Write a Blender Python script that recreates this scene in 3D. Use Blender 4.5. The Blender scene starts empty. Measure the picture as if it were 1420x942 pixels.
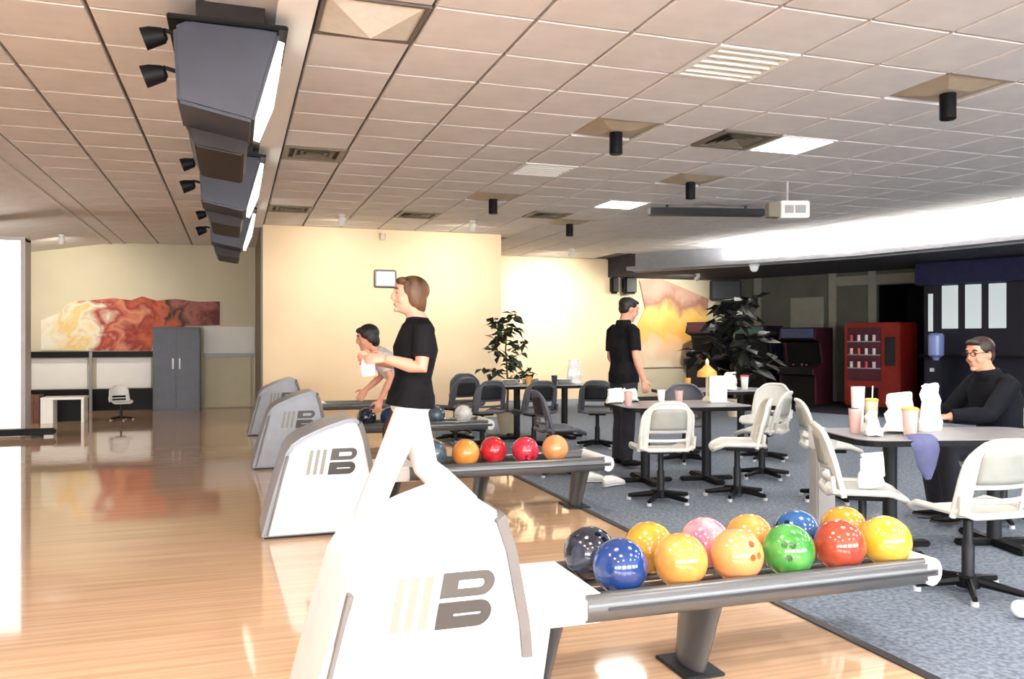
import bpy, bmesh, math, random
from mathutils import Vector, Matrix, Euler, Quaternion
random.seed(7)
PI = math.pi
R = math.radians
scene = bpy.context.scene
COL = scene.collection

# ------------------------------------------------------------------ camera, world, exposure
cam_data = bpy.data.cameras.new('camera')
cam = bpy.data.objects.new('camera', cam_data)
COL.objects.link(cam)
cam.location = (0, 0, 1.36)
cam.rotation_euler = (R(90), 0, R(-18.5))
cam_data.sensor_width = 36.0
cam_data.lens = 36.0 * 1150 / 1420
cam_data.clip_start = 0.05
scene.camera = cam

world = bpy.data.worlds.new('world')
scene.world = world
world.use_nodes = True
world.node_tree.nodes['Background'].inputs[0].default_value = (0.9, 0.93, 1.0, 1)
world.node_tree.nodes['Background'].inputs[1].default_value = 0.6

scene.view_settings.view_transform = 'Standard'
scene.view_settings.look = 'None'
scene.view_settings.exposure = 1.0
scene.view_settings.gamma = 1.0
scene.view_settings.use_curve_mapping = False

TROFFER_E = 16.0      # ceiling troffers
ADDED_WINDOW_E = 10.0        # daylight panes added behind the photographer for light from the front
ADDED_COVE_E = 260.0         # cove strip along the bulkhead, put in to brighten the ceiling
SPOT_W = 60.0         # black cylinder downlights

# ------------------------------------------------------------------ materials
def mat(name, col, rough=0.5, metal=0.0, var=0.0, scale=8.0, bump=0.0, coat=0.0, emit=0.0, spec=0.5, col2=None, stretch=None, alpha=None):
    m = bpy.data.materials.new(name)
    m.use_nodes = True
    nt = m.node_tree
    b = nt.nodes['Principled BSDF']
    b.inputs['Base Color'].default_value = (*col, 1)
    b.inputs['Roughness'].default_value = rough
    b.inputs['Metallic'].default_value = metal
    b.inputs['Coat Weight'].default_value = coat
    b.inputs['Specular IOR Level'].default_value = spec
    if emit:
        b.inputs['Emission Color'].default_value = (*col, 1)
        b.inputs['Emission Strength'].default_value = emit
    if var or bump or col2:
        tc = nt.nodes.new('ShaderNodeTexCoord')
        mp = nt.nodes.new('ShaderNodeMapping')
        if stretch: mp.inputs['Scale'].default_value = stretch
        nz = nt.nodes.new('ShaderNodeTexNoise')
        nz.inputs['Scale'].default_value = scale
        nz.inputs['Detail'].default_value = 4
        nt.links.new(tc.outputs['Object'], mp.inputs['Vector'])
        nt.links.new(mp.outputs['Vector'], nz.inputs['Vector'])
        rp = nt.nodes.new('ShaderNodeValToRGB')
        c2 = col2 if col2 else tuple(max(0, c * (1 - var)) for c in col)
        c1 = col if col2 else tuple(min(1, c * (1 + var)) for c in col)
        rp.color_ramp.elements[0].position = 0.35
        rp.color_ramp.elements[1].position = 0.65
        rp.color_ramp.elements[0].color = (*c2, 1)
        rp.color_ramp.elements[1].color = (*c1, 1)
        nt.links.new(nz.outputs['Fac'], rp.inputs['Fac'])
        nt.links.new(rp.outputs['Color'], b.inputs['Base Color'])
        if bump:
            bp = nt.nodes.new('ShaderNodeBump')
            bp.inputs['Strength'].default_value = bump
            bp.inputs['Distance'].default_value = 0.01
            nt.links.new(nz.outputs['Fac'], bp.inputs['Height'])
            nt.links.new(bp.outputs['Normal'], b.inputs['Normal'])
    return m

M = {}
M['wood'] = mat('approach_maple', (0.70, 0.465, 0.295), 0.07, var=0.13, scale=2.2, stretch=(0.35, 14, 1), coat=0.4)
M['carpet'] = mat('carpet_bluegrey', (0.19, 0.225, 0.28), 0.95, var=0.3, scale=40, bump=0.4, spec=0.1)
M['carpet_dark'] = mat('carpet_dark', (0.02, 0.02, 0.028), 0.95, var=0.4, scale=30, bump=0.3, spec=0.1)
M['cab_door'] = mat('cabinet_navy', (0.012, 0.015, 0.028), 0.4, var=0.2)
M['edge_metal'] = mat('edge_strip', (0.03, 0.03, 0.035), 0.4)
M['tile'] = mat('ceiling_tile', (0.74, 0.70, 0.665), 0.9, var=0.035, scale=6, bump=0.12, spec=0.1)
M['grid'] = mat('ceiling_grid', (0.16, 0.13, 0.11), 0.7)
M['troffer'] = mat('troffer_light', (1.0, 0.95, 0.88), 0.4, emit=TROFFER_E)
M['troffer_dim'] = mat('troffer_prismatic', (0.62, 0.56, 0.45), 0.4, var=0.25, scale=9, stretch=(1, 7, 1))
M['cove'] = mat('cove_strip', (1.0, 0.97, 0.95), 0.4, emit=ADDED_COVE_E)  # glow of the uplight added at the bulkhead
M['daylight'] = mat('window_daylight', (0.95, 0.97, 1.0), 0.2, emit=ADDED_WINDOW_E)  # glowing panes of the added windows, light from the camera side
M['peach'] = mat('peach_wall', (0.86, 0.68, 0.45), 0.85, var=0.03, scale=1.2, spec=0.2)
M['cream'] = mat('cream_wall', (0.66, 0.60, 0.43), 0.85, var=0.03, scale=1.5, spec=0.2)
M['white_wall'] = mat('white_wall', (0.86, 0.85, 0.80), 0.8, var=0.02, scale=2)
M['greygreen'] = mat('grey_green_wall', (0.10, 0.105, 0.085), 0.85, var=0.1, scale=2)
M['greytrim'] = mat('grey_trim', (0.24, 0.24, 0.2), 0.7, var=0.05)
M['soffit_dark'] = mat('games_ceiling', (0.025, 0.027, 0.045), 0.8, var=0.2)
M['bulk_grey'] = mat('bulkhead_grey', (0.30, 0.31, 0.33), 0.6, var=0.05)
M['black'] = mat('black_plastic', (0.004, 0.004, 0.005), 0.5, spec=0.2)
M['darkgrey'] = mat('dark_grey_plastic', (0.016, 0.017, 0.02), 0.45, var=0.1, spec=0.3)
M['slate'] = mat('slate_housing', (0.035, 0.04, 0.058), 0.35, var=0.12, scale=3)
M['brown_dark'] = mat('brown_housing', (0.016, 0.010, 0.009), 0.45, var=0.2, spec=0.3)
M['grey'] = mat('grey_plastic', (0.33, 0.33, 0.34), 0.4, var=0.05)
M['lightgrey'] = mat('light_grey_plastic', (0.58, 0.58, 0.6), 0.35, var=0.03)
M['rail'] = mat('rail_grey', (0.13, 0.135, 0.14), 0.3, metal=0.5)
M['steel'] = mat('brushed_steel', (0.55, 0.55, 0.55), 0.3, metal=0.9)
M['hood_white'] = mat('hood_white', (0.88, 0.875, 0.865), 0.5, var=0.01, spec=0.3)
M['hood_rim'] = mat('hood_rim_grey', (0.50, 0.48, 0.46), 0.35, var=0.04)
M['hood_light'] = mat('hood_light_grey', (0.74, 0.73, 0.72), 0.5, var=0.02, spec=0.3)
M['trim_grey'] = mat('hood_trim_grey', (0.17, 0.16, 0.155), 0.5, var=0.05)
M['hood_cool'] = mat('hood_cool_grey', (0.36, 0.39, 0.44), 0.35, var=0.05)
M['logo_dark'] = mat('logo_grey', (0.055, 0.05, 0.046), 0.5)
M['logo_mid'] = mat('logo_midgrey', (0.085, 0.08, 0.075), 0.5)
M['logo_pale'] = mat('logo_pale', (0.27, 0.275, 0.24), 0.5)
M['chair_white'] = mat('chair_shell', (0.66, 0.66, 0.62), 0.35, var=0.03)
M['chair_pale'] = mat('chair_pale_panel', (0.34, 0.35, 0.31), 0.45, var=0.06)
M['chair_grey'] = mat('chair_grey_shell', (0.085, 0.09, 0.11), 0.45, var=0.05)
M['table_top'] = mat('table_laminate', (0.27, 0.27, 0.29), 0.35, var=0.06, scale=20)
M['paper_white'] = mat('white_paper', (0.88, 0.87, 0.84), 0.8, var=0.02, scale=14, bump=0.15)
M['pink'] = mat('pink_plastic', (0.72, 0.46, 0.42), 0.4)
M['orange_plastic'] = mat('orange_plastic', (0.80, 0.42, 0.10), 0.4)
M['lilac'] = mat('lilac_cloth', (0.10, 0.11, 0.23), 0.9, var=0.15)
M['red_machine'] = mat('red_machine', (0.20, 0.010, 0.006), 0.4, var=0.1)
M['red'] = mat('red_plastic', (0.6, 0.03, 0.04), 0.4)
M['navy'] = mat('navy_cabinet', (0.005, 0.006, 0.016), 0.4, var=0.1)
M['blue_panel'] = mat('blue_panel', (0.04, 0.06, 0.15), 0.5)
M['teal'] = mat('teal_panel', (0.03, 0.12, 0.11), 0.5)
M['magenta'] = mat('magenta_panel', (0.06, 0.008, 0.02), 0.5)
M['lit_grey'] = mat('backlit_panel', (0.55, 0.62, 0.62), 0.4, emit=0.28)
M['lit_white'] = mat('backlit_strip', (1, 0.97, 0.95), 0.4, emit=1.6)
M['screen'] = mat('screen_glow', (0.96, 0.97, 0.92), 0.15, emit=0.9)
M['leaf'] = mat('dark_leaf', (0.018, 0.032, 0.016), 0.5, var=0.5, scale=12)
M['leaf2'] = mat('shadow_leaf', (0.008, 0.011, 0.007), 0.6, var=0.5, scale=9)  # blackish green leaves of the palm-like plant
M['bark'] = mat('bark', (0.16, 0.10, 0.06), 0.8, var=0.3)
M['pot'] = mat('cream_pot', (0.75, 0.68, 0.48), 0.6)
M['skin'] = mat('skin', (0.72, 0.36, 0.25), 0.55, var=0.06, scale=6)
M['skin2'] = mat('skin_ruddy', (0.62, 0.29, 0.19), 0.55, var=0.08, scale=6)
M['tee_black'] = mat('black_cotton', (0.009, 0.009, 0.011), 0.9, var=0.3, scale=9, spec=0.15)
M['jacket'] = mat('dark_navy_cloth', (0.004, 0.005, 0.009), 0.85, var=0.3, scale=6, spec=0.2)
M['tee_grey'] = mat('pale_grey_cotton', (0.62, 0.62, 0.60), 0.9, var=0.06, scale=7)
M['pants_white'] = mat('white_cotton', (0.88, 0.88, 0.86), 0.9, var=0.02, scale=5)
M['pants_dark'] = mat('dark_trousers', (0.02, 0.02, 0.028), 0.9, var=0.2)
M['pants_brown'] = mat('brown_trousers', (0.09, 0.035, 0.025), 0.9, var=0.2)
M['hair_brown'] = mat('brown_hair', (0.12, 0.055, 0.022), 0.5, var=0.75, scale=14, stretch=(1, 1, 0.25))
M['hair_black'] = mat('black_hair', (0.010, 0.007, 0.006), 0.5, var=0.4, scale=20)
M['hair_dkbrown'] = mat('dark_brown_hair', (0.022, 0.009, 0.005), 0.5, var=0.5, scale=20)
M['eye_white'] = mat('eye_white', (0.42, 0.38, 0.35), 0.4)
M['iris'] = mat('iris_dark', (0.03, 0.018, 0.012), 0.3)
M['lip'] = mat('lip', (0.55, 0.17, 0.14), 0.5)
M['shoe_tan'] = mat('tan_shoe', (0.30, 0.15, 0.10), 0.5, var=0.2)
M['shoe_red'] = mat('red_brown_shoe', (0.32, 0.07, 0.05), 0.5, var=0.2)
M['sole'] = mat('shoe_sole', (0.06, 0.045, 0.04), 0.7)

def mural_mat(name, stops, scale, noise_w=0.5, axis=0):
    """flat printed mural: bands of ink along the panel broken by warped blotches"""
    m = bpy.data.materials.new(name); m.use_nodes = True
    nt = m.node_tree; b = nt.nodes['Principled BSDF']; b.inputs['Roughness'].default_value = 0.6
    tc = nt.nodes.new('ShaderNodeTexCoord')
    sep = nt.nodes.new('ShaderNodeSeparateXYZ'); nt.links.new(tc.outputs['Generated'], sep.inputs[0])
    vo = nt.nodes.new('ShaderNodeTexVoronoi'); vo.inputs['Scale'].default_value = scale
    nz = nt.nodes.new('ShaderNodeTexNoise'); nz.inputs['Scale'].default_value = scale * 0.5; nz.inputs['Distortion'].default_value = 0.8; nz.inputs['Detail'].default_value = 3
    nt.links.new(tc.outputs['Object'], vo.inputs['Vector']); nt.links.new(tc.outputs['Object'], nz.inputs['Vector'])
    sc = nt.nodes.new('ShaderNodeSeparateColor'); nt.links.new(vo.outputs['Color'], sc.inputs[0])
    add = nt.nodes.new('ShaderNodeMath'); add.operation = 'MULTIPLY_ADD'
    add.inputs[1].default_value = noise_w; add.inputs[2].default_value = -noise_w * 0.81
    mx = nt.nodes.new('ShaderNodeMath'); mx.operation = 'ADD'
    mm = nt.nodes.new('ShaderNodeMath'); mm.operation = 'MULTIPLY_ADD'; mm.inputs[1].default_value = 1.5
    nt.links.new(nz.outputs['Fac'], mm.inputs[0]); 
    hm = nt.nodes.new('ShaderNodeMath'); hm.operation = 'MULTIPLY'; hm.inputs[1].default_value = 0.12
    nt.links.new(sc.outputs[0], hm.inputs[0]); nt.links.new(hm.outputs[0], mm.inputs[2])
    nt.links.new(mm.outputs[0], add.inputs[0])
    nt.links.new(sep.outputs[axis], mx.inputs[0]); nt.links.new(add.outputs[0], mx.inputs[1])
    rp = nt.nodes.new('ShaderNodeValToRGB')
    el = rp.color_ramp.elements
    while len(el) < len(stops): el.new(0.5)
    for e, (p, c) in zip(el, stops): e.position = p; e.color = (*c, 1)
    nt.links.new(mx.outputs[0], rp.inputs['Fac'])
    nt.links.new(rp.outputs['Color'], b.inputs['Base Color'])
    return m
M['mural_fire'] = mural_mat('mural_fire', [(0.0, (0.85, 0.82, 0.66)), (0.14, (0.8, 0.55, 0.2)), (0.22, (0.84, 0.76, 0.55)), (0.34, (0.36, 0.025, 0.012)), (0.46, (0.66, 0.24, 0.12)),
                     (0.55, (0.26, 0.01, 0.008)), (0.66, (0.58, 0.12, 0.04)), (0.75, (0.01, 0.006, 0.006)), (0.84, (0.4, 0.12, 0.09)), (0.95, (0.12, 0.01, 0.008))], 4.5, 0.42)
M['mural_gold'] = mural_mat('mural_gold', [(0.0, (0.8, 0.7, 0.5)), (0.2, (0.72, 0.5, 0.33)), (0.38, (0.78, 0.4, 0.08)), (0.55, (0.85, 0.52, 0.14)), (0.7, (0.35, 0.17, 0.12)), (0.82, (0.55, 0.33, 0.25)), (1.0, (0.5, 0.4, 0.3))], 3.0, 0.35, 2)

# ------------------------------------------------------------------ mesh helpers
class MB:
    def __init__(s): s.v = []; s.f = []
    def add(s, vs, fs):
        o = len(s.v); s.v += [tuple(v) for v in vs]; s.f += [tuple(i + o for i in f) for f in fs]; return s
    def box(s, x0, x1, y0, y1, z0, z1):
        return s.add([(x, y, z) for z in (z0, z1) for y in (y0, y1) for x in (x0, x1)],
              [(0, 2, 3, 1), (4, 5, 7, 6), (0, 1, 5, 4), (2, 6, 7, 3), (0, 4, 6, 2), (1, 3, 7, 5)])
    def cbox(s, c, sx, sy, sz): return s.box(c[0]-sx/2, c[0]+sx/2, c[1]-sy/2, c[1]+sy/2, c[2]-sz/2, c[2]+sz/2)
    def prism(s, poly, a0, a1, axis='y'):
        """polygon in two coordinates pushed along the third axis"""
        def P(p, a):
            return (p[0], a, p[1]) if axis == 'y' else ((p[0], p[1], a) if axis == 'z' else (a, p[0], p[1]))
        n = len(poly)
        vs = [P(p, a0) for p in poly] + [P(p, a1) for p in poly]
        fs = [tuple(range(n)), tuple(range(2*n-1, n-1, -1))] + [(i, i+n, (i+1) % n + n, (i+1) % n) for i in range(n)]
        return s.add(vs, fs)
    def loft(s, pts, rad, side=None, n=16):
        """closed skin through rings; rad = r or (r_side, r_other) per point"""
        pts = [Vector(p) for p in pts]; vs = []; fs = []; m = len(pts)
        prev = None
        for i, p in enumerate(pts):
            t = (pts[min(i+1, m-1)] - pts[max(i-1, 0)])
            if t.length < 1e-9: t = Vector((0, 0, 1))
            t.normalize()
            a = Vector(side) if side is not None else (prev if prev is not None else (Vector((1, 0, 0)) if abs(t.x) < 0.8 else Vector((0, 1, 0))))
            a = a - t * a.dot(t)
            if a.length < 1e-5: a = t.orthogonal()
            a.normalize(); b = t.cross(a); prev = a
            r = rad[i] if isinstance(rad, (list, tuple)) else rad
            ra, rb = r if isinstance(r, (list, tuple)) else (r, r)
            for k in range(n):
                an = 2*PI*k/n
                vs.append(p + a*ra*math.cos(an) + b*rb*math.sin(an))
        for i in range(m-1):
            for k in range(n):
                k2 = (k+1) % n
                fs.append((i*n+k, i*n+k2, (i+1)*n+k2, (i+1)*n+k))
        fs.append(tuple(range(n-1, -1, -1))); fs.append(tuple((m-1)*n+k for k in range(n)))
        return s.add(vs, fs)
    def tube(s, pts, r, n=8): return s.loft(pts, r, None, n)
    def lathe(s, prof, c=(0, 0, 0), n=20):
        return s.loft([(c[0], c[1], c[2]+z) for r, z in prof], [max(r, 1e-4) for r, z in prof], (1, 0, 0), n)
    def ell(s, c, r, n=16, m=10, rot=None):
        vs = []; fs = []
        for i in range(1, m):
            th = PI*i/m
            for k in range(n):
                an = 2*PI*k/n
                vs.append(Vector((r[0]*math.sin(th)*math.cos(an), r[1]*math.sin(th)*math.sin(an), -r[2]*math.cos(th))))
        vs += [Vector((0, 0, -r[2])), Vector((0, 0, r[2]))]
        if rot is not None: vs = [rot @ v for v in vs]
        vs = [v + Vector(c) for v in vs]
        for i in range(m-2):
            for k in range(n):
                k2 = (k+1) % n; fs.append((i*n+k, i*n+k2, (i+1)*n+k2, (i+1)*n+k))
        b = (m-1)*n
        for k in range(n):
            fs.append((b, (k+1) % n, k)); fs.append((b+1, (m-2)*n+k, (m-2)*n+(k+1) % n))
        return s.add(vs, fs)
    def xf(s, mtx): s.v = [tuple(mtx @ Vector(v)) for v in s.v]; return s
    def mesh(s, name):
        me = bpy.data.meshes.new(name); me.from_pydata(s.v, [], s.f); me.validate(); me.update()
        bm = bmesh.new(); bm.from_mesh(me); bmesh.ops.recalc_face_normals(bm, faces=bm.faces); bm.to_mesh(me); bm.free()
        return me

def link(name, me, m=None, parent=None, smooth=False):
    o = bpy.data.objects.new(name, me); COL.objects.link(o)
    if m is not None and not me.materials: me.materials.append(M[m] if isinstance(m, str) else m)
    if parent: o.parent = parent
    if smooth:
        for p in me.polygons: p.use_smooth = True
    return o
def obj(name, mb, m, parent=None, smooth=False, bevel=0.0, seg=2):
    me = mb.mesh(name)
    if bevel:
        bm = bmesh.new(); bm.from_mesh(me)
        es = [e for e in bm.edges if len(e.link_faces) == 2 and e.calc_face_angle(0) > R(35)]
        bmesh.ops.bevel(bm, geom=es, offset=bevel, segments=seg, affect='EDGES', clamp_overlap=True)
        bm.to_mesh(me); bm.free()
    o = link(name, me, m, parent)
    if smooth:
        for p in me.polygons: p.use_smooth = True
        try: me.set_sharp_from_angle(angle=R(40))
        except Exception: pass
    return o
def tag(o, label, cat, group=None):
    o['label'] = label; o['category'] = cat
    if group: o['group'] = group
    return o
def thing(name, label, cat, loc=(0, 0, 0), rz=0.0, group=None):
    o = bpy.data.objects.new(name, None); COL.objects.link(o); o.empty_display_size = 0.1
    o.location = loc; o.rotation_euler = (0, 0, rz)
    return tag(o, label, cat, group)
def struct(name, mb, m, parent=None, **k):
    o = obj(name, mb, m, parent, **k)
    if parent is None: o['kind'] = 'structure'
    return o
def evaluated(o):
    dg = bpy.context.evaluated_depsgraph_get()
    return bpy.data.meshes.new_from_object(o.evaluated_get(dg), depsgraph=dg)
def organic(name, mb, m, parent, voxel=0.008, smooth=3):
    """one continuous surface grown over overlapping volumes"""
    me = mb.mesh(name); tmp = bpy.data.objects.new('tmp', me); COL.objects.link(tmp)
    r = tmp.modifiers.new('r', 'REMESH'); r.mode = 'VOXEL'; r.voxel_size = voxel
    if smooth:
        s = tmp.modifiers.new('s', 'SMOOTH'); s.factor = 0.5; s.iterations = smooth
    me2 = evaluated(tmp); bpy.data.objects.remove(tmp); bpy.data.meshes.remove(me)
    me2.name = name; me2.materials.clear()
    return link(name, me2, m, parent, smooth=True)
def copy_tree(o, parent=None):
    c = o.copy(); COL.objects.link(c); c.parent = parent
    for ch in list(o.children): copy_tree(ch, c)
    return c
def place(o, loc, rz=0.0, label=None):
    o.location = loc; o.rotation_euler = (0, 0, rz)
    if label: o['label'] = label
    return o

# ================================================================== SETTING
CZ = 3.21
floor = struct('floor', MB().box(-12, 2.63, -5, 17.6, -0.06, 0), 'wood')
carpet = struct('floor_carpet', MB().box(2.67, 18, -5, 17.6, -0.06, 0.004), 'carpet')
struct('trim_1', MB().box(2.625, 2.675, -5, 17.6, -0.06, 0.008), 'edge_metal')
# dark carpet of the games area, beyond the bulkhead line
BL = [(8.2, 16.1), (9.6, 14.0), (10.6, 12.0), (11.15, 9.8), (11.6, 7.0), (11.8, 3.0)]
struct('floor_games', MB().prism([(8.2, 17.6)] + BL + [(11.8, -5), (18, -5), (18, 17.6)], 0.004, 0.01, 'z'), 'carpet_dark')

# walls
wall_far = struct('wall_far', MB().box(-12, 18, 17.6, 17.8, 0, 3.3), 'cream')
struct('wall_recess', MB().box(4.45, 8.5, 17.5, 17.6, 0, CZ), 'peach')
struct('wall_peach', MB().box(0.43, 4.45, 13.9, 17.6, 0, CZ), 'peach')
struct('wall_back', MB().box(-12, 18, -5.2, -5, 0, 3.3), 'white_wall')
struct('wall_left', MB().box(-12.2, -12, -5, 17.6, 0, 3.3), 'cream')
struct('wall_right', MB().box(18, 18.2, -5, 17.6, 0, 3.3), 'greygreen')
W0, W1 = Vector((11.3, 17.6)), Vector((14.9, 9.05))
wd = (W1 - W0).normalized(); wn = Vector((wd.y, -wd.x))      # wn points into the room side (-x,-y)
if wn.dot(Vector((-1, -1))) < 0: wn = -wn
def wallpt(s, off=0.0):
    p = W0.lerp(W1, s) + wn * off
    return p
def wall_slab(s0, s1, z0, z1, off0, off1):
    a, b, c, d = wallpt(s0, off0), wallpt(s1, off0), wallpt(s1, off1), wallpt(s0, off1)
    return MB().prism([tuple(a), tuple(b), tuple(c), tuple(d)], z0, z1, 'z')
wg = struct('wall_games', wall_slab(0, 0.41, 0, 3.0, -0.15, 0), 'greygreen')
obj('wall_length', wall_slab(0.545, 1, 0, 3.0, -0.15, 0), 'greygreen', wg)
obj('door_header', wall_slab(0.41, 0.545, 2.5, 3.0, -0.15, 0), 'greygreen', wg)
for a_, b_, c_, d_ in ((0.36, 0.72, -1.6, -1.5), (0.36, 0.41, -1.5, -0.15), (0.70, 0.72, -1.5, -0.15)): obj('dark_passage', wall_slab(a_, b_, 0, 2.8, c_, d_), 'black', wg)
for s in (0.10, 0.30, 0.395):
    obj('pilaster', wall_slab(s, s+0.018, 0, 2.86, 0, 0.06), 'greytrim', wg)
obj('header_band', wall_slab(0.30, 0.56, 2.52, 2.72, 0, 0.05), 'greytrim', wg)
obj('door_jamb', wall_slab(0.545, 0.556, 0, 2.5, 0, 0.06), 'greytrim', wg)
obj('notice_panel', wall_slab(0.20, 0.285, 1.2, 2.3, 0, 0.03), 'greytrim', wg)

# made-up windows behind the photographer, added to light faces toward the camera
for i, x in enumerate((-6.2, -3.1, 0.0, 3.1, 6.2, 9.3)):
    w = struct('window_%d' % (i+1), MB().box(x-1.25, x+1.25, -5.0, -4.94, 0.75, 2.75), 'white_wall')
    for k in (-1, 1):
        obj('pane', MB().box(x + (-1.18 if k < 0 else 0.04), x + (-0.04 if k < 0 else 1.18), -4.94, -4.925, 0.82, 2.68), 'daylight', w)
    obj('mullion', MB().box(x-0.04, x+0.04, -4.94, -4.90, 0.75, 2.75), 'white_wall', w)
    obj('window_sill', MB().box(x-1.3, x+1.3, -4.98, -4.85, 0.70, 0.75), 'white_wall', w)

# ---- ceiling: suspended tiles in a grid
TS = 0.61; TX0 = 0.44; TY0 = 4.5
ceiling = struct('ceiling', MB().box(-2.3, 18, -5, 17.6, CZ + 0.03, CZ + 0.09), 'grid')
special = {}
for i, j, k in ((0, 0, 'troffer'), (4, 0, 'louvre'), (7, 0, 'down'), (4, 3, 'down'), (7, 6, 'down'), (4, 9, 'down'), (7, 12, 'down'), (6, 3, 'vent'), (7, 3, 'bright'),
                (0, 6, 'vent'), (0, 12, 'vent'), (4, 6, 'louvre'), (7, 9, 'bright'), (3, 12, 'vent'), (6, 11, 'vent'),
                (0, -3, 'troffer'), (4, -3, 'bright'), (7, -3, 'bright'), (0, -6, 'bright'), (4, -6, 'bright'), (7, -6, 'bright'), (-3, -3, 'bright'), (-3, -6, 'bright'),
                (0, -9, 'bright'), (4, -9, 'bright'), (-3, -9, 'bright'), (7, -9, 'bright'), (10, -3, 'bright'), (10, -6, 'bright')):
    special[(i, j)] = k
camS, camC = math.sin(R(18.5)), math.cos(R(18.5))
def inside_bulk(x, y):
    for (x0, y0), (x1, y1) in zip(BL, BL[1:]):
        if y1 <= y <= y0: return x < x0 + (x1-x0)*(y0-y)/(y0-y1) + 0.35
    return x < 8.0 if y > 16.1 else x < 12.1
cells = []
for i in range(-5, 20):
    for j in range(-16, 22):
        x = TX0 + (i+0.5)*TS; y = TY0 + (j+0.5)*TS
        if x < -2.2 or y > 17.4 or not inside_bulk(x, y) or (i, j) in special: continue
        if 0.43 < x < 4.45 and y > 14.1: continue
        t = x*camS + y*camC; r = x*camC - y*camS
        vis = t > 3.9 and abs(r/t) < 0.68
        cells.append((t if vis else 100 + abs(t), x, y))
cells.sort()
def tile_mb(mb, x, y):
    h = TS/2 - 0.012
    return mb.add([(x-h, y-h, CZ+0.028), (x+h, y-h, CZ+0.028), (x+h, y+h, CZ+0.028), (x-h, y+h, CZ+0.028),
                   (x-h, y-h, CZ+0.004), (x+h, y-h, CZ+0.004), (x+h, y+h, CZ+0.004), (x-h, y+h, CZ+0.004),
                   (x-h+.005, y-h+.005, CZ-0.004), (x+h-.005, y-h+.005, CZ-0.004), (x+h-.005, y+h-.005, CZ-0.004), (x-h+.005, y+h-.005, CZ-0.004)],
                  [(0, 1, 5, 4), (1, 2, 6, 5), (2, 3, 7, 6), (3, 0, 4, 7), (4, 5, 9, 8), (5, 6, 10, 9), (6, 7, 11, 10), (7, 4, 8, 11), (8, 9, 10, 11), (3, 2, 1, 0)])
tile_me = tile_mb(MB(), 0, 0).mesh('ceiling_tile'); tile_me.materials.append(M['tile'])
for t, x, y in cells[:300]:
    o = bpy.data.objects.new('ceiling_tile', tile_me); COL.objects.link(o); o.location = (x, y, 0); o.parent = ceiling
rest = MB()
for t, x, y in cells[300:]: tile_mb(rest, x, y)
o = obj('ceiling_tiles_beyond', rest, 'tile', ceiling); o['kind'] = 'stuff'
obj('border_panel', MB().box(-2.3, -2.005, -5, 17.6, CZ-0.003, CZ+0.03), 'tile', ceiling)
# sloping lane ceiling on the left with its own panels
SL = [(-2.3, CZ), (-3.6, 3.0), (-12, 2.2)]
lane_ceiling = struct('ceiling_lanes', MB().prism([(-2.3, CZ), (-3.6, 3.0), (-12, 2.6), (-12, 3.35), (-2.3, 3.35)], -5, 17.6, 'y'), 'tile')
obj('fold_trim', MB().box(-2.32, -2.24, -5, 17.6, CZ-0.02, CZ+0.06), 'tile', lane_ceiling)

# ---- bulkhead and games-room ceiling, plus a made-up cove strip
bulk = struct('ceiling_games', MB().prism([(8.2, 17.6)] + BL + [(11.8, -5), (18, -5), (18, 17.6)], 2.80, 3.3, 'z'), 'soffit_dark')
def strip(pts, w0, w1, z0, z1):
    mb = MB()
    P = [Vector(p) for p in pts]
    offs = []
    for i, p in enumerate(P):
        d = (P[min(i+1, len(P)-1)] - P[max(i-1, 0)]).normalized(); n = Vector((d.y, -d.x))
        if n.x > 0: n = -n
        offs.append((p + n*w0, p + n*w1))
    for (a, b), (c, d) in zip(offs, offs[1:]):
        mb.prism([tuple(a), tuple(b), tuple(d), tuple(c)], z0, z1, 'z')
    return mb
struct('trim_2', strip(BL, 0.0, 0.10, 2.80, 2.90), 'bulk_grey')
struct('trim_4', strip(BL, 0.0, 0.02, 2.9, CZ-0.002), 'bulk_grey')
obj('cove_ledge', strip(BL, 0.10, 0.40, 2.82, 2.85), 'bulk_grey', bulk)
obj('cove_lip', strip(BL, 0.385, 0.405, 2.85, 2.90), 'bulk_grey', bulk)
obj('cove_lamp', strip(BL[1:], 0.16, 0.24, 2.855, 2.87), 'cove', bulk)  # added lamp that whitens the ceiling next to the bulkhead

# ---- light and air fittings in the grid
def cell(i, j): return (TX0 + (i+0.5)*TS, TY0 + (j+0.5)*TS)
def frame_mb(h, w, z0, z1):
    mb = MB()
    mb.box(-h, h, -h, -h+w, z0, z1).box(-h, h, h-w, h, z0, z1).box(-h, -h+w, -h+w, h-w, z0, z1).box(h-w, h, -h+w, h-w, z0, z1)
    return mb
def make_troffer(lab, x, y, bright):
    t = thing('ceiling_light', lab, 'ceiling light', (x, y, CZ), 0, 'ceiling light panels')
    obj('frame', frame_mb(0.298, 0.03, -0.012, 0.02), 'white_wall', t)
    if bright:
        obj('diffuser', MB().box(-0.268, 0.268, -0.268, 0.268, 0.0, 0.012), 'troffer', t)
    else:
        obj('diffuser', MB().box(-0.268, 0.268, -0.268, 0.268, 0.008, 0.018), 'troffer_dim', t)
        for k in range(-2, 3):
            obj('louvre_blade', MB().box(-0.268, 0.268, k*0.1-0.006, k*0.1+0.006, -0.012, 0.008), 'white_wall', t)
    return t
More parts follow.
